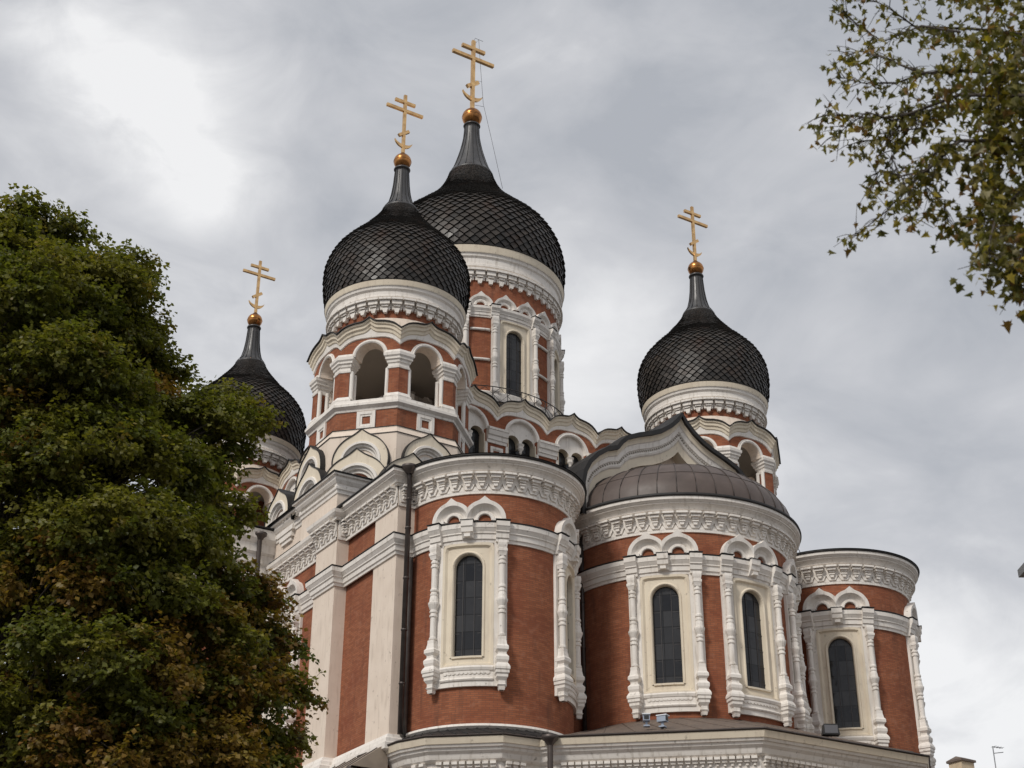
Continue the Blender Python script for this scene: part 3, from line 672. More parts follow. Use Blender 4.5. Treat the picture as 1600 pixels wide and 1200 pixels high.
def onion(zk, rk, neck, N_=46, ball=.38, crossb=0, crosst=1, thick=.066, name='onion_dome'):
    """zk, rk: outline of the scaled bulb; neck: (r, z) outline of the smooth spire"""
    pr = [(r-.05*min(1, r/rk[2]), z) for r, z in zip(rk, zk)]; coneb, zr = pr[-1]; colr, zneck = neck[-1]
    # Catmull-Rom resample
    fine = []
    for i in range(len(pr)-1):
        p0 = pr[max(0, i-1)]; p1 = pr[i]; p2 = pr[i+1]; p3 = pr[min(len(pr)-1, i+2)]
        for j in range(20):
            t = j/20; f = lambda a, b, c, d: .5*(2*b+(c-a)*t+(2*a-5*b+4*c-d)*t*t+(3*b-a-3*c+d)*t**3)
            fine.append((f(p0[0], p1[0], p2[0], p3[0]), f(p0[1], p1[1], p2[1], p3[1])))
    fine.append(pr[-1])
    S = [0]
    for a, b in zip(fine, fine[1:]): S.append(S[-1]+hypot(b[0]-a[0], b[1]-a[1]))
    def ev(s): return (float(np.interp(s, S, [q[0] for q in fine])), float(np.interp(s, S, [q[1] for q in fine])))
    rows = [0.0]
    while rows[-1] < S[-1]:
        r, _ = ev(rows[-1]); rows.append(rows[-1]+max(.03, 2*pi*r/N_*.43))
    V = []; F = []; tone = []; rnd = random.Random(5)
    for i in range(len(rows)):
        s0 = rows[i]; sb = rows[max(i-1, 0)] if i else -.05; st = rows[min(i+1, len(rows)-1)]
        if st > S[-1]: break
        r, z = ev(s0); rb, zb = ev(max(0, sb)); r2, z2 = ev(min(S[-1], st)); zb -= .06 if i == 0 else 0
        tx, tz = r2-rb, z2-zb; l = hypot(tx, tz); nx, nz = tz/l, -tx/l; da = pi/N_; off = (i % 2)*da; lift0 = max(.02, min(.11, .52*r*da))*(.15 if i < 2 else .6 if i < 3 else 1)
        for k in range(N_):
            a = 2*pi*k/N_+off+rnd.gauss(0, .03)*da; o = len(V); q = .93; lift = lift0*rnd.uniform(.85, 1.15); tw = rnd.gauss(0, .06)
            mr_, mz_ = (rb+r2)/2, (zb+z2)/2; c_ = lambda rr, zz: (mr_+(rr-mr_)*q, mz_+(zz-mz_)*q)
            (rb_, zb_), (r_, z_), (r2_, z2_) = c_(rb, zb), c_(r, z), c_(r2, z2)
            for aa, rr, zz, lf in ((a, rb_, zb_, lift), (a+da*q, r_, z_, lift*(.6+tw)), (a, r2_, z2_, .008), (a-da*q, r_, z_, lift*(.6-tw))):
                V.append(((rr+nx*lf)*sin(aa), -(rr+nx*lf)*cos(aa), zz+nz*lf))
            V.append((rb_*sin(a), -rb_*cos(a), zb_)); V.append((r_*sin(a+da*q), -r_*cos(a+da*q), z_)); V.append((r_*sin(a-da*q), -r_*cos(a-da*q), z_))
            t_ = rnd.random()
            F.append((o, o+1, o+2, o+3)); F.append((o, o+4, o+5, o+1)); F.append((o+3, o+6, o+4, o)); tone += [t_, 0, 0]
    me = bpy.data.meshes.new(name); me.from_pydata(V, [], F); me.materials.append(M['scales'])
    at_ = me.attributes.new('tone', 'FLOAT', 'FACE'); at_.data.foreach_set('value', tone)
    root = bpy.data.objects.new(name, me); col.objects.link(root)
    m = MB(); m.lathe([(max(.05, a-.035), b) for a, b in fine[::6]], n=64, m='roof_metal', smooth=True); m.build('dome_shell', root)
    m = MB()
    nz = [zr+.05]+[z for r, z in neck]; nr_ = [coneb]+[r for r, z in neck]
    def nk(t): return float(np.interp(zr+.05+(zneck-zr-.05)*t, nz, nr_))
    m.lathe([(coneb-.02, zr-.1), (coneb+.03, zr-.05), (coneb+.045, zr), (coneb+.02, zr+.04)]+[(nk(t), zr+.05+(zneck-zr-.05)*t) for t in [i/16 for i in range(17)]]+[(colr+.05, zneck), (colr+.07, zneck+.05), (colr+.05, zneck+.1), (colr-.08, zneck+.16)], n=32, m='neck_metal', smooth=True)
    for k in range(16):
        a = 2*pi*k/16; m.tube([((nk(t)+.008)*sin(a), -(nk(t)+.008)*cos(a), zr+.05+(zneck-zr-.05)*t) for t in [i/8 for i in range(9)]], .014, 'roof_metal', 5)
    m.build('dome_neck', root)
    zc = zneck+.12+ball*.97; m = MB(); m.lathe([(ball*sin(pi*i/24), zc-ball*cos(pi*i/24)) for i in range(25)], n=40, m='gold_orb', smooth=True)
    m.lathe([(ball+.006, zc-.02), (ball+.012, zc), (ball+.006, zc+.02)], n=40, m='gold_orb'); m.lathe([(.09, zc+ball*.95), (.13, zc+ball+.02), (.05, zc+ball+.1)], n=16, m='gold_orb'); m.build('gold_orb', root)
    # cross, arms along x
    m = MB(); hh = crosst-crossb; t_ = thick*hh/3.2
    def bar(xa, za, xb, zb_, w_, dy=.8): # bar in xz plane
        dx, dz = xb-xa, zb_-za; l = hypot(dx, dz); nx_, nz_ = -dz/l*w_, dx/l*w_; V = []
        for y in (-t_*dy, t_*dy):
            V += [(xa+nx_, y, za+nz_), (xa-nx_, y, za-nz_), (xb-nx_, y, zb_-nz_), (xb+nx_, y, zb_+nz_)]
        m.add(V, [(0, 1, 2, 3), (4, 7, 6, 5), (0, 4, 5, 1), (2, 6, 7, 3), (1, 5, 6, 2), (0, 3, 7, 4)], 'gold')
    bar(0, crossb-.05, 0, crosst, t_); zA = crossb+.745*hh; zB = crossb+.88*hh
    bar(-.27*hh, zA, .27*hh, zA, t_*.98, .9); bar(-.15*hh, zB, .15*hh, zB, t_*.98, .9); bar(-.072*hh, crossb+.315*hh, .072*hh, crossb+.425*hh, t_*1.02, .86)
    cz = crossb+.265*hh; rr = .132*hh; V = []; F = []; n = 18
    for i in range(n+1):
        a = radians(191+158*i/n); w_ = .036*hh*sin(pi*i/n)+.004
        for y in (-t_*.6, t_*.6):
            V += [(rr*cos(a)*1.0, y, cz+rr*sin(a)), ((rr-w_)*cos(a), y, cz+(rr-w_)*sin(a)+w_*.4)]
    for i in range(n):
        o = 4*i; F += [(o, o+4, o+5, o+1), (o+2, o+3, o+7, o+6), (o, o+2, o+6, o+4), (o+1, o+5, o+7, o+3)]
    m.add(V, F, 'gold'); m.build('cross', root)
    return root
on = onion([31.86, 32.6, 33.3, 34.0, 34.7, 35.3, 35.78, 36.16, 36.53, 36.91, 37.2], [2.72, 2.92, 3.0, 2.965, 2.70, 2.23, 1.76, 1.45, 1.15, .89, .74], [(.59, 37.4), (.43, 37.88), (.345, 38.48), (.31, 39.0), (.29, 39.3)], 52, .381, 40.08, 43.38); on.parent = CATH; on.location = (-8, -B, 0); on['label'] = 'black scaled onion dome over the near left belfry'
for (x, y), dz, la in zip(((8, -B), (-8, B), (8, B)), (-.1, -.12, -.1), ('over the right belfry', 'behind the tree at far left', 'hidden behind the largest dome')):
    copy_part(bel, CATH, (x, y, 0)); c = copy_part(on, CATH, (x, y, dz)); c['label'] = 'black scaled onion dome '+la
on2 = onion([39.45, 40.3, 41.2, 42.1, 43.0, 43.8, 44.4, 44.9, 45.4, 45.9, 46.4, 46.86], [4.50, 4.74, 4.77, 4.58, 4.11, 3.33, 2.72, 2.24, 1.84, 1.53, 1.30, 1.14], [(.94, 47.27), (.74, 47.87), (.54, 48.63), (.41, 49.38), (.385, 50.05)], 60, .53, 51.15, 55.9); on2.parent = CATH; on2['label'] = 'largest black scaled onion dome on the central drum'

# ---- central drum
RD = 4.36
m = MB(); shell(m, 0, 0, RD, -pi/8, 2*pi-pi/8, 96, [k*pi/4 for k in range(8) if k not in (3, 4, 5)], .47, [29.5, 31.68, 35, 35.52, 38.6])
drum = m.build('central_drum', CATH)
m = MB(); frieze(m, Wall(0, 0, 0, RD-.05), 0, 2*pi*RD-.3, 38.45, .50, .78, tabs=True)
m.lathe([(RD+.02, 38.38), (RD+.12, 38.45), (RD+.14, 38.56), (RD+.2, 38.6), (RD+.2, 38.72), (RD+.15, 38.76), (RD+.16, 39.05), (RD+.24, 39.12), (RD+.26, 39.25), (RD+.32, 39.28)], m='white', n=120)
m.lathe([(RD+.32, 39.28), (RD+.33, 39.32), (RD+.38, 39.66)], m='cream', n=120)
m.build('drum_cornice', drum)
m = MB(); m.lathe([(RD+.38, 39.65), (RD+.41, 39.68), (RD+.37, 39.73), (RD+.1, 39.76)], m='roof_metal', n=96); m.build('cornice_flashing', drum)
m = MB(); m.lathe([(RD+a*.9, z) for a, z in string_prof(35.95, 36.50)], m='white', n=96); m.build('string_course', drum)
m = MB()
for k in range(24):                                   # crown of small ogee arches
    W = Wall(0, 0, radians(15*k+7.5), RD); hw = .55; zc = 36.56; th = [pi*i/20 for i in range(21)]
    def sh(r, c): return [(r*cos(t), zc+r*sin(t)*.92+c*math.exp(-((t-pi/2)/.2)**2)) for t in th]
    D = lambda L_, d: [(x, d, z) for x, z in L_]
    for (a, da), (b_, db) in zip([(sh(.2, 0), 0), (sh(.2, 0), .1), (sh(.27, 0), .12), (sh(.36, 0), .07), (sh(.45, 0), .2), (sh(hw, .16), .22)], [(sh(.2, 0), .1), (sh(.27, 0), .12), (sh(.36, 0), .07), (sh(.45, 0), .2), (sh(hw, .16), .22), (sh(hw, .16), 0)]): m.strip(W, D(a, da), D(b_, db), 'white')
m.build('ogee_frieze', drum)
for k in range(8):
    for z in (35.3, 33.75):
        m = MB(); m.tube([((RD+.05)*sin(a), -(RD+.05)*cos(a), z) for a in [radians(45*k+16.5+12*i/6) for i in range(7)]], .07, 'white', 8); m.build('wall_rod', drum)
for k in range(8):
    if k in (3, 4, 5): continue
    window(Wall(0, 0, k*pi/4, RD), 35.5, 31.7, .45, .80, 1.06, False, (35.93, 36.50), False)
m = MB(); m.lathe([(RD+.28, 31.6), (RD+.3, 32.0), (RD+.0, 32.2)], m='white', n=96); m.build('drum_plinth', drum)
# railing round the foot of the drum
m = MB(); Rr = 4.95; nP = 44
ring = lambda z: [(Rr*sin(2*pi*i/88), -Rr*cos(2*pi*i/88), z) for i in range(89)]
m.tube(ring(32.12), .024, 'iron', 5); m.tube(ring(31.40), .018, 'iron', 5)
for k in range(nP):
    a = 2*pi*k/nP; b_ = 2*pi*(k+1)/nP; P_ = lambda a, z, r=Rr: (r*sin(a), -r*cos(a), z)
    m.tube([P_(a, 31.1), P_(a, 32.14)], .02, 'iron', 4)
    mid = (a+b_)/2; m.tube([P_(a, 31.76), P_(mid, 32.1), P_(b_, 31.76), P_(mid, 31.42), P_(a, 31.76)], .014, 'iron', 4)
    if k % 2 == 0: m.tube([P_(a, 31.9), P_(a, 31.2, Rr+.45)], .012, 'iron', 4)
m.build('railing', CATH)

# ---- square gallery with its row of gables under the central drum
gw = 2.52; peaks = [-6.33, -3.80, -1.28, 1.25, 3.78, 6.3]; zv, zp = 29.75, 30.42
tt = [(1, 0), (.93, .13), (.85, .30), (.75, .45), (.62, .57), (.48, .64), (.34, .68), (.24, .71), (.16, .77), (.08, .87), (0, 1.03)]
t2 = [(a, (f if a > .3 else .67+.04*(1-a/.3))) for a, f in tt]
def bay(P0, tab, h): return [(P0-a*gw/2, zv+h*f) for a, f in tab]+[(P0+a*gw/2, zv+h*f) for a, f in tab[-2::-1]]
core = MB(); core.box(-6.45, 6.45, -6.45, 6.45, 22, 29.6, 'brick'); gal = core.build('gallery', CATH)
m = MB(); n = 48; V = []; U = []
sq = []
for i in range(n):
    a = 2*pi*i/n; c = max(abs(sin(a)), abs(cos(a))); V.append((6.95/c*sin(a), -6.95/c*cos(a), 29.72))
for i in range(n): a = 2*pi*i/n; V.append((4.3*sin(a), -4.3*cos(a), 31.35))
m.add(V, [(i, (i+1) % n, n+(i+1) % n, n+i) for i in range(n)], 'roof_metal'); m.build('gallery_roof', CATH)
for side in range(4):
    a_ = -side*pi/2
    W0 = Wall(0, 0, a_)
    class GW:
        R = None; a = a_
        def __call__(s_, u, d, z, W0=W0): return W0(u, d+7.0, z)
    W = GW(); wm = MB(); bk = MB(); fl = MB(); wn = []
    for P0 in peaks:
        gp = bay(P0, tt, zp-zv); ip = bay(P0, t2, zp-zv)
        wm.sweepz(W, gp, [(-.45, -.02), (.22, -.02), (.22, -.1), (.17, -.13), (.16, -.24), (.11, -.28), (.09, -.40), (.06, -.43)], 'cream')
        V = []; F = []
        for (a, z), (a2, z2) in zip(gp, ip):
            for j, (d, dz) in enumerate([(.06, -.43), (.05, -.52), (.045, -.58), (.0, -.60)]): V.append(W(a, d, (z if j == 0 else z2)+dz))
        for i in range(len(gp)-1):
            for j in range(3): o = i*4+j; F.append((o, o+1, o+5, o+4))
        wm.add(V, F, 'white')
        fl.sweepz(W, gp, [(-.6, .12), (0, .04), (.29, .02), (.29, -.02), (.1, -.022)], 'roof_metal')
        ra = .78; zc = 28.68; na = 18; ang = [pi*i/na for i in range(na+1)]
        ins = [(P0-gw/2, zc)]+[(P0-ra*cos(t), zc+ra*sin(t)) for t in ang]+[(P0+gw/2, zc)]
        def topz(x):
            for (x0, z0), (x1, z1) in zip(ip, ip[1:]):
                if x0-1e-6 <= x <= x1+1e-6: return z0+(z1-z0)*(x-x0)/(x1-x0)-.53
            return zv-.53
        bk.strip(W, [(x, 0, max(topz(x), z+.005)) for x, z in ins], [(x, 0, z) for x, z in ins], 'brick')
        Rr_ = lambda r, d: [(P0+r*cos(t), d, zc+r*sin(t)) for t in ang]
        sq_ = [(ra+.1, 0), (ra+.1, .05), (ra+.03, .05), (ra, .08), (ra-.05, .05), (ra-.06, -.12)]
        for p_, q_ in zip(sq_, sq_[1:]): wm.strip(W, Rr_(*p_), Rr_(*q_), 'white')
        # white lunette with two small arches and a pendant
        lun = [(P0+(ra-.06)*cos(t), -.12, zc+(ra-.06)*sin(t)) for t in ang]
        rs = .31; low = []
        for i, t in enumerate(ang):
            x = (ra-.06)*cos(t); q = abs(x)
            zz = zc-.25+(sqrt(max(0, rs*rs-(q-.36)**2)) if abs(q-.36) < rs else 0); low.append((P0+x, -.12, min(zz, zc+(ra-.06)*sin(t))))
        xs = [(-(ra-.06)+2*(ra-.06)*i/60) for i in range(61)]
        up_ = [(P0+x, -.12, zc+sqrt(max(0, (ra-.06)**2-x*x))) for x in xs]
        lo_ = [(P0+x, -.12, min(zc+.02+sqrt(max(0, (ra-.06)**2-x*x)), (zc-.22+sqrt(max(0, rs*rs-(abs(x)-.37)**2))) if abs(abs(x)-.37) < rs else zc-.42)) for x in xs]
        wm.strip(W, up_, lo_, 'white'); wm.strip(W, lo_, [(x, -.45, z) for x, d, z in lo_], 'cream')
        X, Y, _ = W(P0, -.12, 0)
        wm.lathe([(.0, zc-.72), (.05, zc-.68), (.07, zc-.62), (.05, zc-.58), (.12, zc-.5), (.14, zc-.42), (.1, zc-.4), (.15, zc-.32), (.17, zc-.26)], X, Y, 10, 'white', smooth=True)
        for sg in (-1, 1):                     # piers between the openings, in cream with white caps
            x0, x1 = sorted((P0+sg*(ra-.07), P0+sg*gw/2))
            bk.wbox(W, x0, x1, -.5, 0, 27.2, zc, 'brick'); wm.wbox(W, min(P0+sg*(ra-.07), P0+sg*(ra-.12)), max(P0+sg*(ra-.07), P0+sg*(ra-.12)), -.5, .0, 27.2, zc-.2, 'cream')
            wm.wbox(W, min(P0+sg*(ra-.07), P0+sg*(ra+.04)), max(P0+sg*(ra-.07), P0+sg*(ra+.04)), 0, .03, 27.2, 28.1, 'white')
        gl = MB(); gl.add([W(P0-.7, -.42, 27.1), W(P0+.7, -.42, 27.1), W(P0+.7, -.42, 29.4), W(P0-.7, -.42, 29.4)], [(0, 1, 2, 3)], 'glass', [(0, 0), (1.4, 0), (1.4, 2.3), (0, 2.3)])
        if side in (0, 1): gl.build('gallery_window', gal)
    for i in range(len(peaks)+1):
        c = peaks[0]-gw/2+gw*i; hw = gw/2-.8
        wm.wprof(W, c-hw-.02, c+hw+.02, [(0, 28.08), (.06, 28.08), (.08, 28.2), (.12, 28.22), (.14, 28.38), (.2, 28.42), (.24, 28.6), (.27, 28.62), (.27, 28.72), (.2, 28.76), (0, 28.78)], 'white')
        s2 = lambda h, d: [(c-h, d, 27.62-h), (c+h, d, 27.62-h), (c+h, d, 27.62+h), (c-h, d, 27.62+h), (c-h, d, 27.62-h)]
        for p_, q_ in zip([(.30, 0), (.30, .06), (.2, .06), (.17, .03)], [(.30, .06), (.2, .06), (.17, .03), (.14, .01)]): wm.strip(W, s2(*p_), s2(*q_), 'white')
        bk.wbox(W, c-hw*.5, c+hw*.5, -.02, .002, 27.0, 28.1, 'brick')
    bk.build('gallery_wall', gal); wm.build('gable_moulding', gal); fl.build('gable_flashing', gal)

# ---- lower ogee gables round the belfries
def ogee_at(x, y, az, hw, zp, depth=1.8, zlow=22.4):
    kokoshnik(Wall(x, y, az), hw, zp, depth, CATH, zlow)
for sx in (-1, 1):
    ogee_at(sx*10.62, -10.58, sx*pi/4, 1.22, 24.45, 2.2, 22.9)
    ogee_at(sx*8.85, -11.6, 0, 1.22, 24.3, 1.8, 22.2)
    ogee_at(sx*6.3, -11.6, 0, 1.22, 24.3, 1.8, 22.2)
    ogee_at(sx*11.42, -8.25, sx*pi/2, 1.28, 24.55, 1.9, 22.9)
    ogee_at(sx*11.40, -5.45, sx*pi/2, 1.1, 24.55, 1.9, 22.9)

# ---- big ogee gable behind the middle apse
GY = -15.95
ho = [(4.5, 21.3), (4.5, 22.5), (4.4, 22.95), (4.2, 23.33), (3.85, 23.7), (3.4, 24.02), (2.98, 24.18), (2.8, 24.42), (2.5, 24.7), (2.0, 24.93), (1.4, 25.15), (.95, 25.36), (.5, 25.68), (.2, 25.98), (0, 26.28)]
hi = [(3.98, 21.3), (3.98, 22.0), (3.93, 22.4), (3.75, 22.75), (3.45, 23.0), (3.1, 23.18), (2.62, 23.3), (2.45, 23.5), (2.2, 23.72), (1.75, 23.92), (1.2, 24.1), (.85, 24.26), (.45, 24.5), (.2, 24.7), (0, 24.92)]
full = lambda H_: [(-x, z) for x, z in H_]+[(x, z) for x, z in H_[-2::-1]]
fo, fi = full(ho), full(hi); Wg = Wall(0, GY, 0)
lerp = lambda t: [(a[0]*(1-t)+b_[0]*t, a[1]*(1-t)+b_[1]*t) for a, b_ in zip(fo, fi)]
D = lambda L_, d: [(x, d, z) for x, z in L_]
m = MB(); seq = [(0, -.1), (0, .12), (.05, .12), (.09, .07), (.22, .05), (.25, .0), (.42, -.02), (.45, -.07), (.56, -.08), (.6, -.03), (.66, -.06), (.70, -.12), (1, -.14), (1, -.7)]
for (a, da), (b_, db) in zip(seq, seq[1:]): m.strip(Wg, D(lerp(a), da), D(lerp(b_), db), 'cream' if a < .2 or a >= .7 else 'white')
m.strip(Wg, D(fi, -.6), [(x, -.6, 21.3) for x, z in fi], 'plaster')
gg = m.build('east_gable', CATH)
m = MB(); rp = lerp(.5); m.strip(Wg, D(lerp(.49), -.062), D(lerp(.515), -.062), 'white')                    # row of small beads along the gable moulding
for (x0, z0), (x1, z1) in zip(rp[2:-2], rp[3:-1]):
    l = hypot(x1-x0, z1-z0); nb = max(1, round(l/.11))
    for i in range(nb): t = (i+.5)/nb; c, z = x0+(x1-x0)*t, z0+(z1-z0)*t; m.wbox(Wg, c-.028, c+.028, -.08, -.04, z-.02, z+.03, 'dark_plaster')
m.build('bead_row', gg)
m = MB(); m.ringsweep(Wg, fo[::-1], [(.04, .10), (.04, .24), (-.12, .24), (-.18, -.1), (-.18, -9.0)], 'roof_metal')
m.build('gable_roof', gg)
# small attic block behind the gable
m = MB(); p0 = at(988, 662, 0.1)
m.box(3.1, 4.6, -11.2, -8.9, 24, 28.05, 'white'); m.box(3.0, 4.7, -11.3, -8.8, 28.05, 28.2, 'white'); m.box(2.92, 4.78, -11.38, -8.72, 28.2, 28.38, 'cream'); m.box(2.86, 4.84, -11.44, -8.66, 28.38, 28.43, 'roof_metal')
m.build('attic_block', CATH)

# ---- lower tier with its roof
EV = [(-11.45, -13.6), (-11.3, -15.9), (-10.9, -16.9), (-9.12, -18.42), (-7.95, -18.55), (-7.8, -18.85), (-3.17, -23.0), (3.25, -23.15)]
EVR = [(7.8, -18.85), (7.95, -18.55), (9.12, -18.42), (10.9, -16.9), (11.3, -15.9), (11.45, -13.6)]
EVA = EV+EVR
m = MB(); ZE = 12.6
m.polysweep(EVA, [(-.62, 0), (-.62, 11.0)], 'brick', 1); 
low = m.build('lower_wall', CATH)
m = MB(); m.polysweep(EVA, [(-.6, 10.6), (-.58, 10.9), (-.52, 11.0), (-.52, 11.9), (-.42, 11.93), (-.36, 11.98), (-.34, 12.03), (-.31, 12.12), (-.22, 12.2), (-.2, 12.27), (-.14, 12.29), (-.11, 12.36)], 'white', 1)
m.polysweep(EVA, [(-.11, 12.36), (-.08, 12.37), (-.03, 12.56), (-.3, 12.57)], 'cream', 1)
for (x0, y0), (x1, y1) in zip(EVA, EVA[1:]):
    l = hypot(x1-x0, y1-y0)
    if l < .8 or y0 > -15 and y1 > -15: continue
    W = Wall((x0+x1)/2, (y0+y1)/2, atan2(y1-y0, x1-x0)); l -= .5; n = int(l/.21)
    for i in range(n):
        c = -l/2+l*(i+.5)/n
        m.wbox(W, c-.085, c+.085, -.56, -.34, 11.83, 11.91, 'white'); m.wbox(W, c-.07, c+.07, -.56, -.40, 11.75, 11.83, 'white'); m.wbox(W, c-.035, c+.035, -.56, -.45, 11.66, 11.74, 'white')
m.build('eaves_cornice', low)
m = MB(); m.polysweep(EVA, [(-.1, 12.575), (.0, 12.575), (.02, 12.60), (0, 12.625), (-.3, 12.66)], 'seam', 1); m.build('eaves_flashing', low)
def resample(P_, n):
    S = [0]
    for a, b_ in zip(P_, P_[1:]): S.append(S[-1]+hypot(b_[0]-a[0], b_[1]-a[1]))
    return [(float(np.interp(S[-1]*i/n, S, [q[0] for q in P_])), float(np.interp(S[-1]*i/n, S, [q[1] for q in P_]))) for i in range(n+1)]
def lowroof(P_, cx, cy, R, a0, a1, z, mm, nm, seam=True):
    n = 60; a = resample(P_, n); b_ = arcpts(cx, cy, R, a0, a1, n); m = MB(); V = [(x, y, 12.63) for x, y in a]+[(x, y, z) for x, y in b_]
    m.add(V, [(i, i+1, n+i+1, n+i) for i in range(n)], mm)
    if seam:
        for i in range(2, n, 3): m.tube([V[i], V[n+1+i]], .025, mm, 4)
    m.build(nm, low)
lowroof(EV[1:5]+[(-5.5, -19.0)], -XL, -15.146, 2.78, -pi/2, .55, 12.95, 'roof_metal', 'lower_roof')
lowroof(EV[5:]+EVR[:1], 0, -15.212, 4.07, -pi/2, pi/2, 14.0, 'rust_roof', 'lower_roof')
lowroof(EVR[1:5], XL, -15.146, 2.78, -.55, pi/2, 12.95, 'roof_metal', 'lower_roof')
# sloping ledge along the left side
for sgn in (1, -1):
    m = MB(); X0, X1 = -11.2*sgn, -12.4*sgn
    m.add([(X0, -15.2, 12.75), (X0, -5, 12.75), (X1, -5, 11.9), (X1, -15.2, 11.9), (X0, -15.2, 11.9)], [(0, 1, 2, 3), (0, 3, 4)], 'tan_metal')
    for i in range(14): y = -14.9+i*.72; m.tube([(X0, y, 12.76), (X1, y, 11.91)], .022, 'seam', 4)
    m.add([(X1, -15.2, 11.9), (X1, -5, 11.9), (X1, -5, 11.82), (X1, -15.2, 11.82)], [(0, 1, 2, 3)], 'seam')
    m.polysweep([(X0, -15.1), (X1+.05*sgn, -15.1), (X1+.05*sgn, -5)], [(0, 11.85), (-.1, 11.7), (-.12, 11.4), (-.3, 11.3), (-.3, 0)], 'cream', -1 if sgn > 0 else 1)
    m.build('side_ledge', CATH)

# ---- drainpipes
def pipe(x, y, z0, z1, r=.07, hopper=True, mm='pipe_metal', bend=0):
    m = MB(); m.tube([(x, y, z0), (x, y, z1)], r, mm, 12)
    z = z0+1.2
    while z < z1-.5: m.lathe([(r+.012, z-.03), (r+.022, z), (r+.012, z+.03)], x, y, 12, mm); z += 1.6
    if hopper: m.lathe([(r, z1-.18), (r+.09, z1-.05), (r+.16, z1), (r+.17, z1+.1), (r+.1, z1+.12)], x, y, 14, mm, smooth=True)
    return m.build('drainpipe', CATH)
m = MB(); m.tube([(-10.98, -15.5, 12.95), (-10.98, -15.5, 21.2), (-11.1, -15.66, 21.45)], .085, 'pipe_metal', 12); m.lathe([(.09, 21.4), (.17, 21.5), (.26, 21.6), (.27, 21.68), (.2, 21.70)], -11.1, -15.68, 16, 'pipe_metal', smooth=True)
for z in (14.5, 16.2, 17.9, 19.6, 20.6): m.lathe([(.095, z-.03), (.108, z), (.095, z+.03)], -10.98, -15.5, 12, 'pipe_metal')
m.build('drainpipe', CATH)
m = MB(); m.tube([(-10.72, -15.22, 12.95), (-10.72, -15.22, 18.7)], .11, 'pipe_grey', 10); m.build('flue', CATH)
pipe(-4.15, -15.4, 14.0, 21.2, .07)
pipe(4.75, -15.3, 13.0, 21.2, .07)
pipe(-7.82, -18.9, 0, 12.5, .085)
pipe(-11.9, -5.2, 12.0, 22.6, .09)
# lightning conductor running down from the central cross
m = MB(); a = Vector((.25, -.1, 55.95)); pts = [(.12, 0, 55.8), (.3, -.05, 56.1), (.42, -.05, 54.5), (.62, -.1, 51.8), (1.1, -.2, 49.6), (1.75, -.3, 46.6)]
m.tube([(.0, 0, 55.85), (.1, 0, 56.15), (.55, -.1, 56.05)], .014, 'iron', 4); m.tube(pts, .012, 'iron', 4); m.tube([(.0, 0, 51.55), (.64, -.1, 51.62)], .012, 'iron', 4); m.tube([(.0, 0, 53.2), (.5, -.1, 53.25)], .010, 'iron', 4)
m.build('lightning_wire', CATH)
for P0 in ((4.35, -17.0, 21.5),):
    m = MB(); x, y, z = P0; m.tube([(x, y, z-.1), (x, y, z+.42), (x+.2, y, z+.5)], .016, 'iron', 4); m.tube([(x-.2, y-.2, z), (x, y, z+.3), (x+.3, y+.1, z)], .014, 'iron', 4); m.build('roof_hook', CATH)

# ------------------------------------------------------------------ small fittings
def camera_box(loc, az, label):
    e = tag(empty('security_camera', loc), label, 'camera', 'security cameras on the lower roof'); e.rotation_euler.z = az
    m = MB(); m.box(-.10, .10, -.14, .14, .04, .21, 'blue_grey'); m.box(-.12, .12, -.18, .15, .21, .24, 'pale_plastic'); m.build('housing', e)
    m = MB(); m.box(-.07, .07, -.152, -.14, .07, .18, 'black_plastic'); m.build('lens', e)
    m = MB(); m.box(-.03, .03, -.03, .03, -.1, .04, 'blue_grey'); m.box(-.09, .09, -.09, .09, -.12, -.08, 'blue_grey'); m.build('bracket', e)
camera_box((-5.42, -20.4, 13.0), -.6, 'boxy pale security camera on the brown roof below the middle apse, the left of two')
camera_box((-4.98, -20.6, 13.0), .5, 'boxy pale security camera on the brown roof below the middle apse, the right of two')
e = tag(empty('floodlight', (-.15, -22.5, 12.72)), 'black floodlight on the eaves below the right hand apse', 'floodlight'); e.rotation_euler.z = -.5
m = MB(); W = Wall(0, 0, 0); m.wbox(W, -.26, .26, -.12, .14, .18, .5, 'black_plastic', 9, -.2, .2); m.build('lamp_housing', e)
m = MB(); m.wbox(W, -.2, .2, .141, .15, .22, .46, 'lamp_glass'); m.build('lamp_glass', e)
m = MB(); m.wbox(W, -.03, .03, -.03, .03, -.1, .2, 'iron'); m.wbox(W, -.12, .12, -.08, .08, -.1, -.07, 'iron'); m.build('bracket', e)

# ------------------------------------------------------------------ houses to the right
p = at(1501, 1186, 95); h = tag(empty('far_house', (p.x, p.y, 0)), 'yellow plastered house chimney just showing at the bottom right', 'house')
m = MB(); m.box(-8, 8, -6, 6, 0, p.z-4.2, 'yellow_plaster'); m.build('house_wall', h)
zr = p.z-4.2; m = MB(); m.add([(-8.5, -6.5, zr), (8.5, -6.5, zr), (8.5, 6.5, zr), (-8.5, 6.5, zr), (-8.5, 0, zr+3), (8.5, 0, zr+3)], [(0, 1, 5, 4), (2, 3, 4, 5), (0, 4, 3), (1, 2, 5)], 'rust_roof'); m.build('house_roof', h)
m = MB(); m.box(-.55, .55, -.5, .5, zr+1.5, p.z-.25, 'yellow_plaster'); m.box(-.65, .65, -.6, .6, p.z-.25, p.z-.12, 'rust_roof'); m.add([(-.65, -.6, p.z-.12), (.65, -.6, p.z-.12), (.65, .6, p.z-.12), (-.65, .6, p.z-.12), (-.4, 0, p.z+.12), (.4, 0, p.z+.12)], [(0, 1, 5, 4), (2, 3, 4, 5), (0, 4, 3), (1, 2, 5)], 'rust_roof'); m.build('chimney', h)
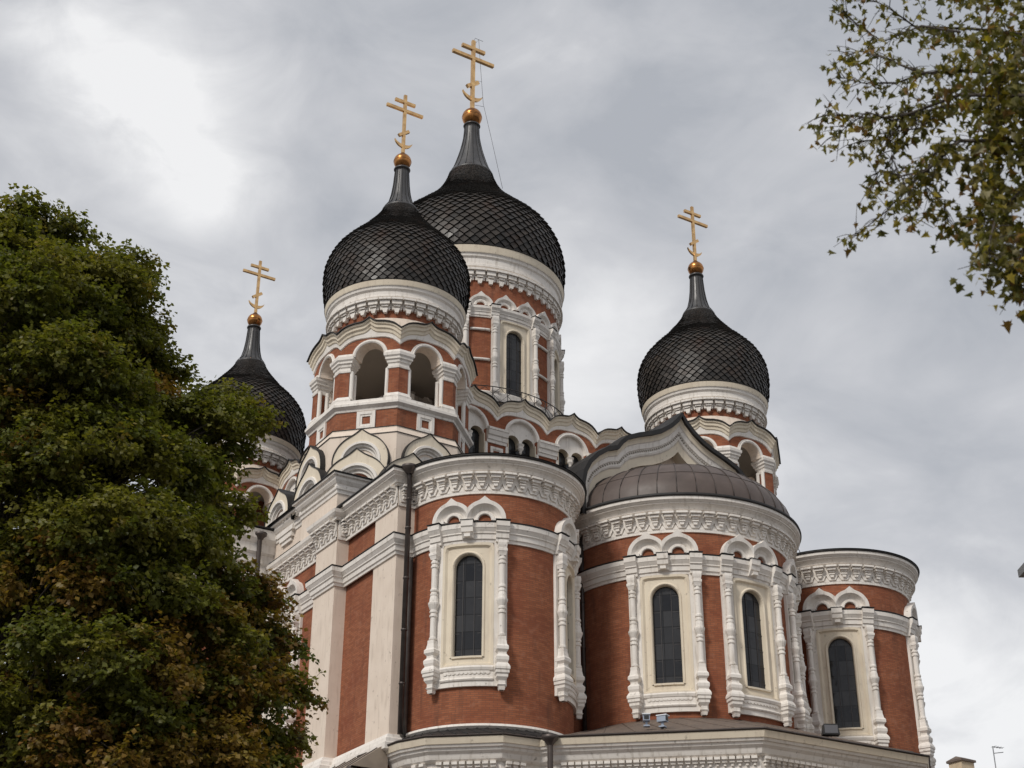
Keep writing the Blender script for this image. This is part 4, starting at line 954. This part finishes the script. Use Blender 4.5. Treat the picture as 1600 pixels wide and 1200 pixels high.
q = at(1551, 1166, 93); an = tag(empty('roof_antenna', (q.x, q.y, zr)), 'thin grey television antenna beside the yellow chimney', 'antenna')
m = MB(); m.tube([(0, 0, 0), (0, 0, q.z-zr)], .035, 'grey_paint', 6); m.build('mast', an)
m = MB(); m.tube([(0, 0, q.z-zr-.03), (.85, .0, q.z-zr-.0)], .025, 'grey_paint', 5); m.tube([(0, 0, q.z-zr-.42), (.85, 0, q.z-zr-.25)], .025, 'grey_paint', 5)
for i in range(4): m.tube([(.1+.22*i, -.2, q.z-zr-.0), (.1+.22*i, .2, q.z-zr)], .012, 'grey_paint', 4)
m.build('array', an)
p = at(1590, 893, 42); h = tag(empty('grey_building', (p.x, p.y, 0)), 'grey metal eaves corner of a building cut by the right edge', 'building')
dx = rt0; 
m = MB(); W = Wall(0, 0, YAW*-1)
m.wbox(W, .35, 9, .3, 8, 0, p.z-.1, 'yellow_plaster'); m.build('house_wall', h)
m = MB(); m.wbox(W, 0.0, 9.3, 0, 8.3, p.z-.18, p.z+.04, 'grey_paint'); m.add([W(0.0, 0, p.z+.041), W(9.3, 0, p.z+.041), W(9.3, 8.3, p.z+.041), W(0.0, 8.3, p.z+.041), W(4.6, 4, p.z+1.2)], [(0, 1, 4), (1, 2, 4), (2, 3, 4), (3, 0, 4)], 'grey_paint'); m.build('eaves', h)

# ------------------------------------------------------------------ trees
def leaf_mesh(name, pos, nrm, axis, size, tint, shape, parent):
    """pos, nrm, axis: (n,3) arrays; shape: list of (u along axis, v across, w along normal)"""
    n = len(pos); k = len(shape); side = np.cross(nrm, axis); side /= np.linalg.norm(side, axis=1)[:, None]+1e-9
    nn = np.cross(axis, side)
    S = np.array(shape); V = (pos[:, None, :]+size[:, None, None]*(S[None, :, 0:1]*axis[:, None, :]+S[None, :, 1:2]*side[:, None, :]+S[None, :, 2:3]*nn[:, None, :])).reshape(-1, 3)
    return V
def make_leaves(name, V, polys, nleaf, k, tint, parent):
    me = bpy.data.meshes.new(name); npol = len(polys); tot = sum(len(p_) for p_ in polys)
    me.vertices.add(len(V)); me.vertices.foreach_set('co', V.astype(np.float32).ravel())
    idx = np.concatenate([np.array(p_) for p_ in polys]); li = (np.arange(nleaf)[:, None]*k+idx[None, :]).ravel()
    me.loops.add(len(li)); me.loops.foreach_set('vertex_index', li.astype(np.int32))
    lens = np.array([len(p_) for p_ in polys]); st = np.concatenate([[0], np.cumsum(lens)[:-1]])
    starts = (np.arange(nleaf)[:, None]*tot+st[None, :]).ravel(); me.polygons.add(nleaf*npol)
    me.polygons.foreach_set('loop_start', starts.astype(np.int32)); me.update(calc_edges=True)
    a = me.attributes.new('tint', 'FLOAT_COLOR', 'FACE'); c = np.ones((nleaf, npol, 4), np.float32); c[:, :, :3] = tint[:, None, :]; a.data.foreach_set('color', c.ravel())
    me.materials.append(M['leaf']); o = bpy.data.objects.new(name, me); col.objects.link(o); o.parent = parent
    return o
rng = np.random.default_rng(11)
def limb(mb, p0, p1, r0, r1, n=6, wob=.08, sag=0):
    p0, p1 = Vector(p0), Vector(p1); L_ = (p1-p0).length; pts = []; rs = []
    for i in range(n+1):
        t = i/n; q = p0.lerp(p1, t); o = Vector(rng.normal(0, wob*L_/n, 3)) if 0 < i < n else Vector((0, 0, 0))
        q = q+o+Vector((0, 0, sag*4*t*(1-t))); pts.append(q); rs.append(r0+(r1-r0)*t)
    mb.tube(pts, rs, 'bark', 7); return pts

# --- big lime tree on the left
TB = at(-120, 1000, 25); TB = Vector((TB.x, TB.y, 0))
lime = tag(empty('lime_tree', TB), 'dense lime tree with dark green leaves turning brown, left of the cathedral', 'tree')
tm = MB()
# foliage masses: photo column, row, distance, radius in metres
MASS = [(20, 385, 25, .9), (85, 415, 25.5, .95), (140, 435, 24.5, .88), (-40, 410, 26, 1.1), (165, 450, 25, .8), (60, 480, 24, 1.2), (-30, 520, 23.5, 1.4), (150, 540, 25.5, 1.1), (202, 550, 25, .78),
        (232, 604, 25.6, .74), (90, 620, 23.2, 1.3), (200, 640, 24, 1.1), (-20, 680, 24, 1.4), (280, 655, 24.6, .85), (325, 655, 25.2, .68), (352, 658, 24.6, .45), (130, 730, 23, 1.25), (240, 740, 23.8, 1.1), (303, 745, 24.8, .75),
        (30, 800, 23.5, 1.4), (160, 850, 22.8, 1.25), (265, 850, 23.6, 1.05), (318, 850, 24.4, .68), (355, 930, 24.2, .75), (90, 930, 23.2, 1.3), (230, 950, 23, 1.15), (395, 990, 24.6, .68), (320, 1010, 23.6, 1.0), (-20, 960, 24, 1.4),
        (150, 1050, 22.8, 1.3), (420, 1070, 24.4, .6), (370, 1100, 23.6, .85), (260, 1110, 23.0, 1.15), (50, 1120, 23.6, 1.3), (180, 1190, 23, 1.2), (330, 1190, 23.4, 1.0), (410, 1190, 24, .62), (60, 1260, 23.4, 1.4), (250, 1300, 23.4, 1.3), (370, 1290, 23.4, .9),
        (352, 618, 25.4, .22), (392, 656, 25, .24), (465, 1078, 24.4, .22), (452, 1150, 24.2, .3), (415, 925, 24.4, .3), (362, 800, 24.6, .32), (358, 705, 25, .3), (272, 582, 25.4, .28), (322, 626, 25.2, .26), (368, 642, 25, .2), (195, 400, 25.2, .4), (40, 318, 25.2, .42), (100, 345, 25.4, .45), (455, 1010, 24.5, .26),
        (-120, 450, 27, 1.7), (-140, 700, 26.5, 1.9), (-130, 950, 26, 1.9), (0, 560, 28, 1.4), (60, 760, 28, 1.4), (100, 980, 27.5, 1.3), (-150, 1200, 25.5, 1.9)]
top = at(-110, 330, 26.5); trunk = [TB, TB+Vector((.1, .1, 4)), TB+Vector((0, .25, 8)), TB+Vector((.15, .3, 12)), top]
tm.tube(trunk, [.42, .36, .3, .2, .05], 'bark', 12)
def trunk_at(z):
    for a, b_ in zip(trunk, trunk[1:]):
        if a.z <= z <= b_.z: return a.lerp(b_, (z-a.z)/(b_.z-a.z))
    return trunk[-1]
P_all = []; T_all = []; A_all = []; S_all = []; N_all = []
greens = np.array([(.135, .145, .026), (.10, .116, .022), (.19, .175, .032), (.152, .15, .028)]); browns = np.array([(.23, .14, .032), (.18, .095, .026), (.27, .18, .04)])
for (px, py, dd, r) in MASS:
    px -= 28 if px > 180 and r > .5 else 14 if px > 380 and py > 900 else 0; py += 18 if py < 470 else 0
    c = at(px, py, dd); base = trunk_at(max(2.5, min(top.z-.5, c.z-1.2-.35*hypot(c.x-TB.x, c.y-TB.y))))
    pts = limb(tm, base, c, .05+.035*r, .02, 6, .10, -.15)
    brown = np.clip((py-760)/380, 0, 1)*.45+.03
    ncl = int(9*r**2)+3
    for j in range(ncl):            # billows on the surface of the mass, each a heap of leaf sprays
        v_ = rng.normal(size=3); v_ /= np.linalg.norm(v_); v_[2] = abs(v_[2])*.9-.25*(rng.random() < .4); cr = (.30+.26*rng.random())*min(1, .55+.45*r)
        ctr = np.array(c)+v_*max(.05, r-cr*.55)*np.array([1, 1, .9]); br = limb(tm, pts[rng.integers(3, 6)], ctr, .022, .006, 4, .1)
        isb = rng.random() < brown*(.4+1.2*(np.sin(px*.013+py*.009)*.5+.5)); cbase = (browns if isb else greens)[rng.integers(0, 3)]*(.85+.3*rng.random())
        outw = np.array([ctr[0]-TB.x, ctr[1]-TB.y, 0]); outw /= np.linalg.norm(outw)+1e-6; sidev = np.array([-outw[1], outw[0], 0])
        for k_ in range(int(150*cr**1.5*(1 if r > .5 else .85))):
            u = rng.normal(size=3); u /= np.linalg.norm(u); ul = u*(.35+.75*rng.random())
            q = ctr+outw*ul[0]*cr*1.15+sidev*ul[1]*cr*.9+np.array([0, 0, ul[2]*cr*.6-.12*ul[0]*cr])
            dirv = u[0]*outw+u[1]*sidev+np.array([0, 0, u[2]*.5]); dirv = dirv*.7+outw*.35+np.array([0, 0, -.25])+rng.normal(size=3)*.35; dirv /= np.linalg.norm(dirv)
            ln = .16+.26*rng.random(); nl = rng.integers(12, 20); tt_ = rng.random(nl)[:, None]
            if k_ % 3 == 0: tm.tube([q, q+dirv*ln*.6, q+dirv*ln], [.006, .004, .002], 'bark', 3)
            cb = (browns[rng.integers(0, 3)] if (isb and rng.random() < .75) or rng.random() < .04 else greens[rng.integers(0, 4)])*.45+cbase*.55
            sd = np.cross(dirv, [0, 0, 1.0]); sd /= np.linalg.norm(sd)+1e-6; alt = np.where(rng.random(nl) < .5, 1, -1)[:, None]
            P_all.append(q+dirv*ln*tt_+sd*alt*.02+rng.normal(size=(nl, 3))*.035); N_all.append(rng.normal(size=(nl, 3))*.5+np.array([0, 0, .85])+u*.35)
            a_ = dirv*.6+sd*alt*.8+rng.normal(size=(nl, 3))*.3; a_[:, 2] -= .35; A_all.append(a_); S_all.append(.052+.036*rng.random(nl)); T_all.append(cb*(.7+.6*rng.random((nl, 1)))+np.zeros((nl, 3)))
P_ = np.concatenate(P_all); A_ = np.concatenate(A_all); N_ = np.concatenate(N_all); S_ = np.concatenate(S_all); T_ = np.concatenate(T_all)
A_ /= np.linalg.norm(A_, axis=1)[:, None]; N_ /= np.linalg.norm(N_, axis=1)[:, None]
shape = [(0, 0, 0), (.45, .5, .12), (1.0, 0, -.05), (.45, -.5, .12)]
V = leaf_mesh('crown', P_, N_, A_, S_*1.15, T_, shape, lime)-np.array(TB)
make_leaves('crown', V, [(0, 1, 2), (0, 2, 3)], len(P_), 4, T_, lime)
print('lime leaves', len(P_))
tr_ = tm.build('trunk', lime); tr_.matrix_parent_inverse = Matrix.Translation(-TB)

# --- maple branches hanging in from the right
MBs = at(1990, 600, 11); MBs = Vector((MBs.x, MBs.y, 0))
maple = tag(empty('maple_tree', MBs), 'maple branches with green and yellowing lobed leaves hanging in at the upper right', 'tree')
mm_ = MB(); Htop = at(1900, -150, 11)
mm_.tube([MBs, MBs+Vector((0, .1, 3)), MBs+Vector((-.2, 0, 6)), Htop], [.3, .26, .2, .08], 'bark', 12)
BR = [ # photo polylines of the boughs, distance
    ([(1900, 0), (1650, 60), (1520, 45), (1430, 42), (1385, 10), (1330, -15)], 9.6), ([(1900, 40), (1640, 120), (1500, 110), (1440, 115), (1380, 90), (1345, 80), (1320, 88)], 9.4),
    ([(1890, 140), (1620, 150), (1500, 148), (1420, 178), (1370, 185), (1318, 180), (1285, 180)], 9.3), ([(1500, 50), (1440, 40), (1380, 65), (1340, 40), (1312, 12)], 9.5),
    ([(1890, 150), (1600, 175), (1480, 165), (1395, 188), (1355, 175), (1300, 215)], 9.5), ([(1890, 180), (1620, 220), (1500, 220), (1450, 265), (1420, 290), (1385, 330), (1332, 372)], 9.2),
    ([(1500, 220), (1460, 240), (1440, 285), (1475, 320), (1478, 350)], 9.2), ([(1480, 165), (1440, 200), (1400, 205), (1380, 215), (1330, 225)], 9.4),
    ([(1880, 230), (1640, 260), (1560, 330), (1545, 380), (1548, 425)], 8.8), ([(1880, 260), (1680, 300), (1600, 380), (1590, 455)], 8.9), ([(1600, 60), (1560, 140), (1560, 230), (1540, 300), (1530, 360)], 9.0),
    ([(1450, 265), (1410, 275), (1375, 265), (1358, 300)], 9.3), ([(1440, 115), (1400, 130), (1350, 130), (1310, 120)], 9.5), ([(1850, 260), (1700, 330), (1640, 370), (1612, 425)], 9), ([(1600, 0), (1500, -20), (1420, -10)], 9.6), ([(1420, 178), (1390, 215), (1395, 250), (1420, 300), (1422, 345)], 9.3)]
star = [(0, 0, 0), (.1, .18, .10), (-.02, .36, .20), (.3, .28, .14), (.42, .50, .34), (.52, .25, .12), (.62, .22, .08), (1.0, 0, -.22), (.62, -.22, .08), (.52, -.25, .12), (.42, -.50, .34), (.3, -.28, .14), (-.02, -.36, .20), (.1, -.18, .10)]
PP = []; AA = []; NN = []; SS = []; TT = []
cm = np.array([(.15, .135, .03), (.10, .10, .025), (.21, .17, .035), (.20, .115, .034), (.33, .26, .04), (.27, .24, .13)])
def leaves_at(q, n, spread=.10, size=.064):
    for _ in range(n):
        off = rng.normal(size=3)*spread*.8; off[2] -= .02; a = np.array([rng.normal(), rng.normal(), -.5-.6*rng.random()]); a /= np.linalg.norm(a)
        PP.append(np.array(q)+off); AA.append(a); nn = rng.normal(size=3)+np.array([0, 0, .6]); NN.append(nn/np.linalg.norm(nn)); SS.append(size*(.75+.6*rng.random())); TT.append(cm[rng.choice(6, p=[.3, .27, .15, .1, .08, .1])]*(.7+.5*rng.random()))
for bi, (poly, dd) in enumerate(BR):
    pts = [at(x, y, dd+.35*sin(bi*1.7+i)) for i, (x, y) in enumerate(poly)]
    n = len(pts); r0 = .024 if poly[0][0] > 1700 else .010; mm_.tube(pts, [r0+(0.003-r0)*(i/(n-1))**.6 for i in range(n)], 'bark', 6)
    for i in range(n-1):
        for t in np.arange(.1, 1, .16):
            q = pts[i].lerp(pts[i+1], float(t)); x = poly[i][0]*(1-t)+poly[i+1][0]*t; y = poly[i][1]*(1-t)+poly[i+1][1]*t
            if x > 1750: continue
            dens = .35+2.2*min(1, max(0, (x-1420)/150))
            dr = (pts[i+1]-pts[i]).normalized()
            for _ in range(2):
                tw = (dr*.7+Vector((rng.normal(), rng.normal(), rng.normal()*.8-.2))*.6).normalized()*(.08+.17*rng.random())
                e_ = q+tw; mm_.tube([q, q+tw*.5+Vector((0, 0, .015)), e_], [.004, .003, .0018], 'bark', 4)
                for s_ in (.55, 1.0): leaves_at(q+tw*s_, int(1+dens*rng.random()*2.4), .028+.03*(x > 1500), .055 if x < 1480 else .066)
    leaves_at(pts[-1], 4, .05)
for k in range(170):            # fuller foliage nearer the trunk
    x = rng.uniform(1520, 1800); y = rng.uniform(-60, 260+.0*x)
    if y > 190+(x-1520)*.6: continue
    leaves_at(at(x, y, rng.uniform(8.6, 10.4)), 16, .16)
for k in range(26):
    x = rng.uniform(1515, 1560); y = rng.uniform(230, 400); leaves_at(at(x+(y-230)*.12, y, rng.uniform(8.7, 9.1)), 7, .07)
for k in range(13):
    x = rng.uniform(1585, 1700); y = rng.uniform(230, 310); leaves_at(at(x, y, rng.uniform(8.8, 9.6)), 7, .12)
PP, AA, NN, SS, TT = map(np.array, (PP, AA, NN, SS, TT))
V = leaf_mesh('crown', PP, NN, AA, SS, TT, star, maple)-np.array(MBs)
make_leaves('crown', V, [(0, 1, 2, 3), (0, 3, 4, 5), (0, 5, 6, 7), (0, 7, 8, 9), (0, 9, 10, 11), (0, 11, 12, 13)], len(PP), 14, TT, maple)
t_ = mm_.build('trunk', maple); t_.matrix_parent_inverse = Matrix.Translation(-MBs)
print('maple leaves', len(PP))
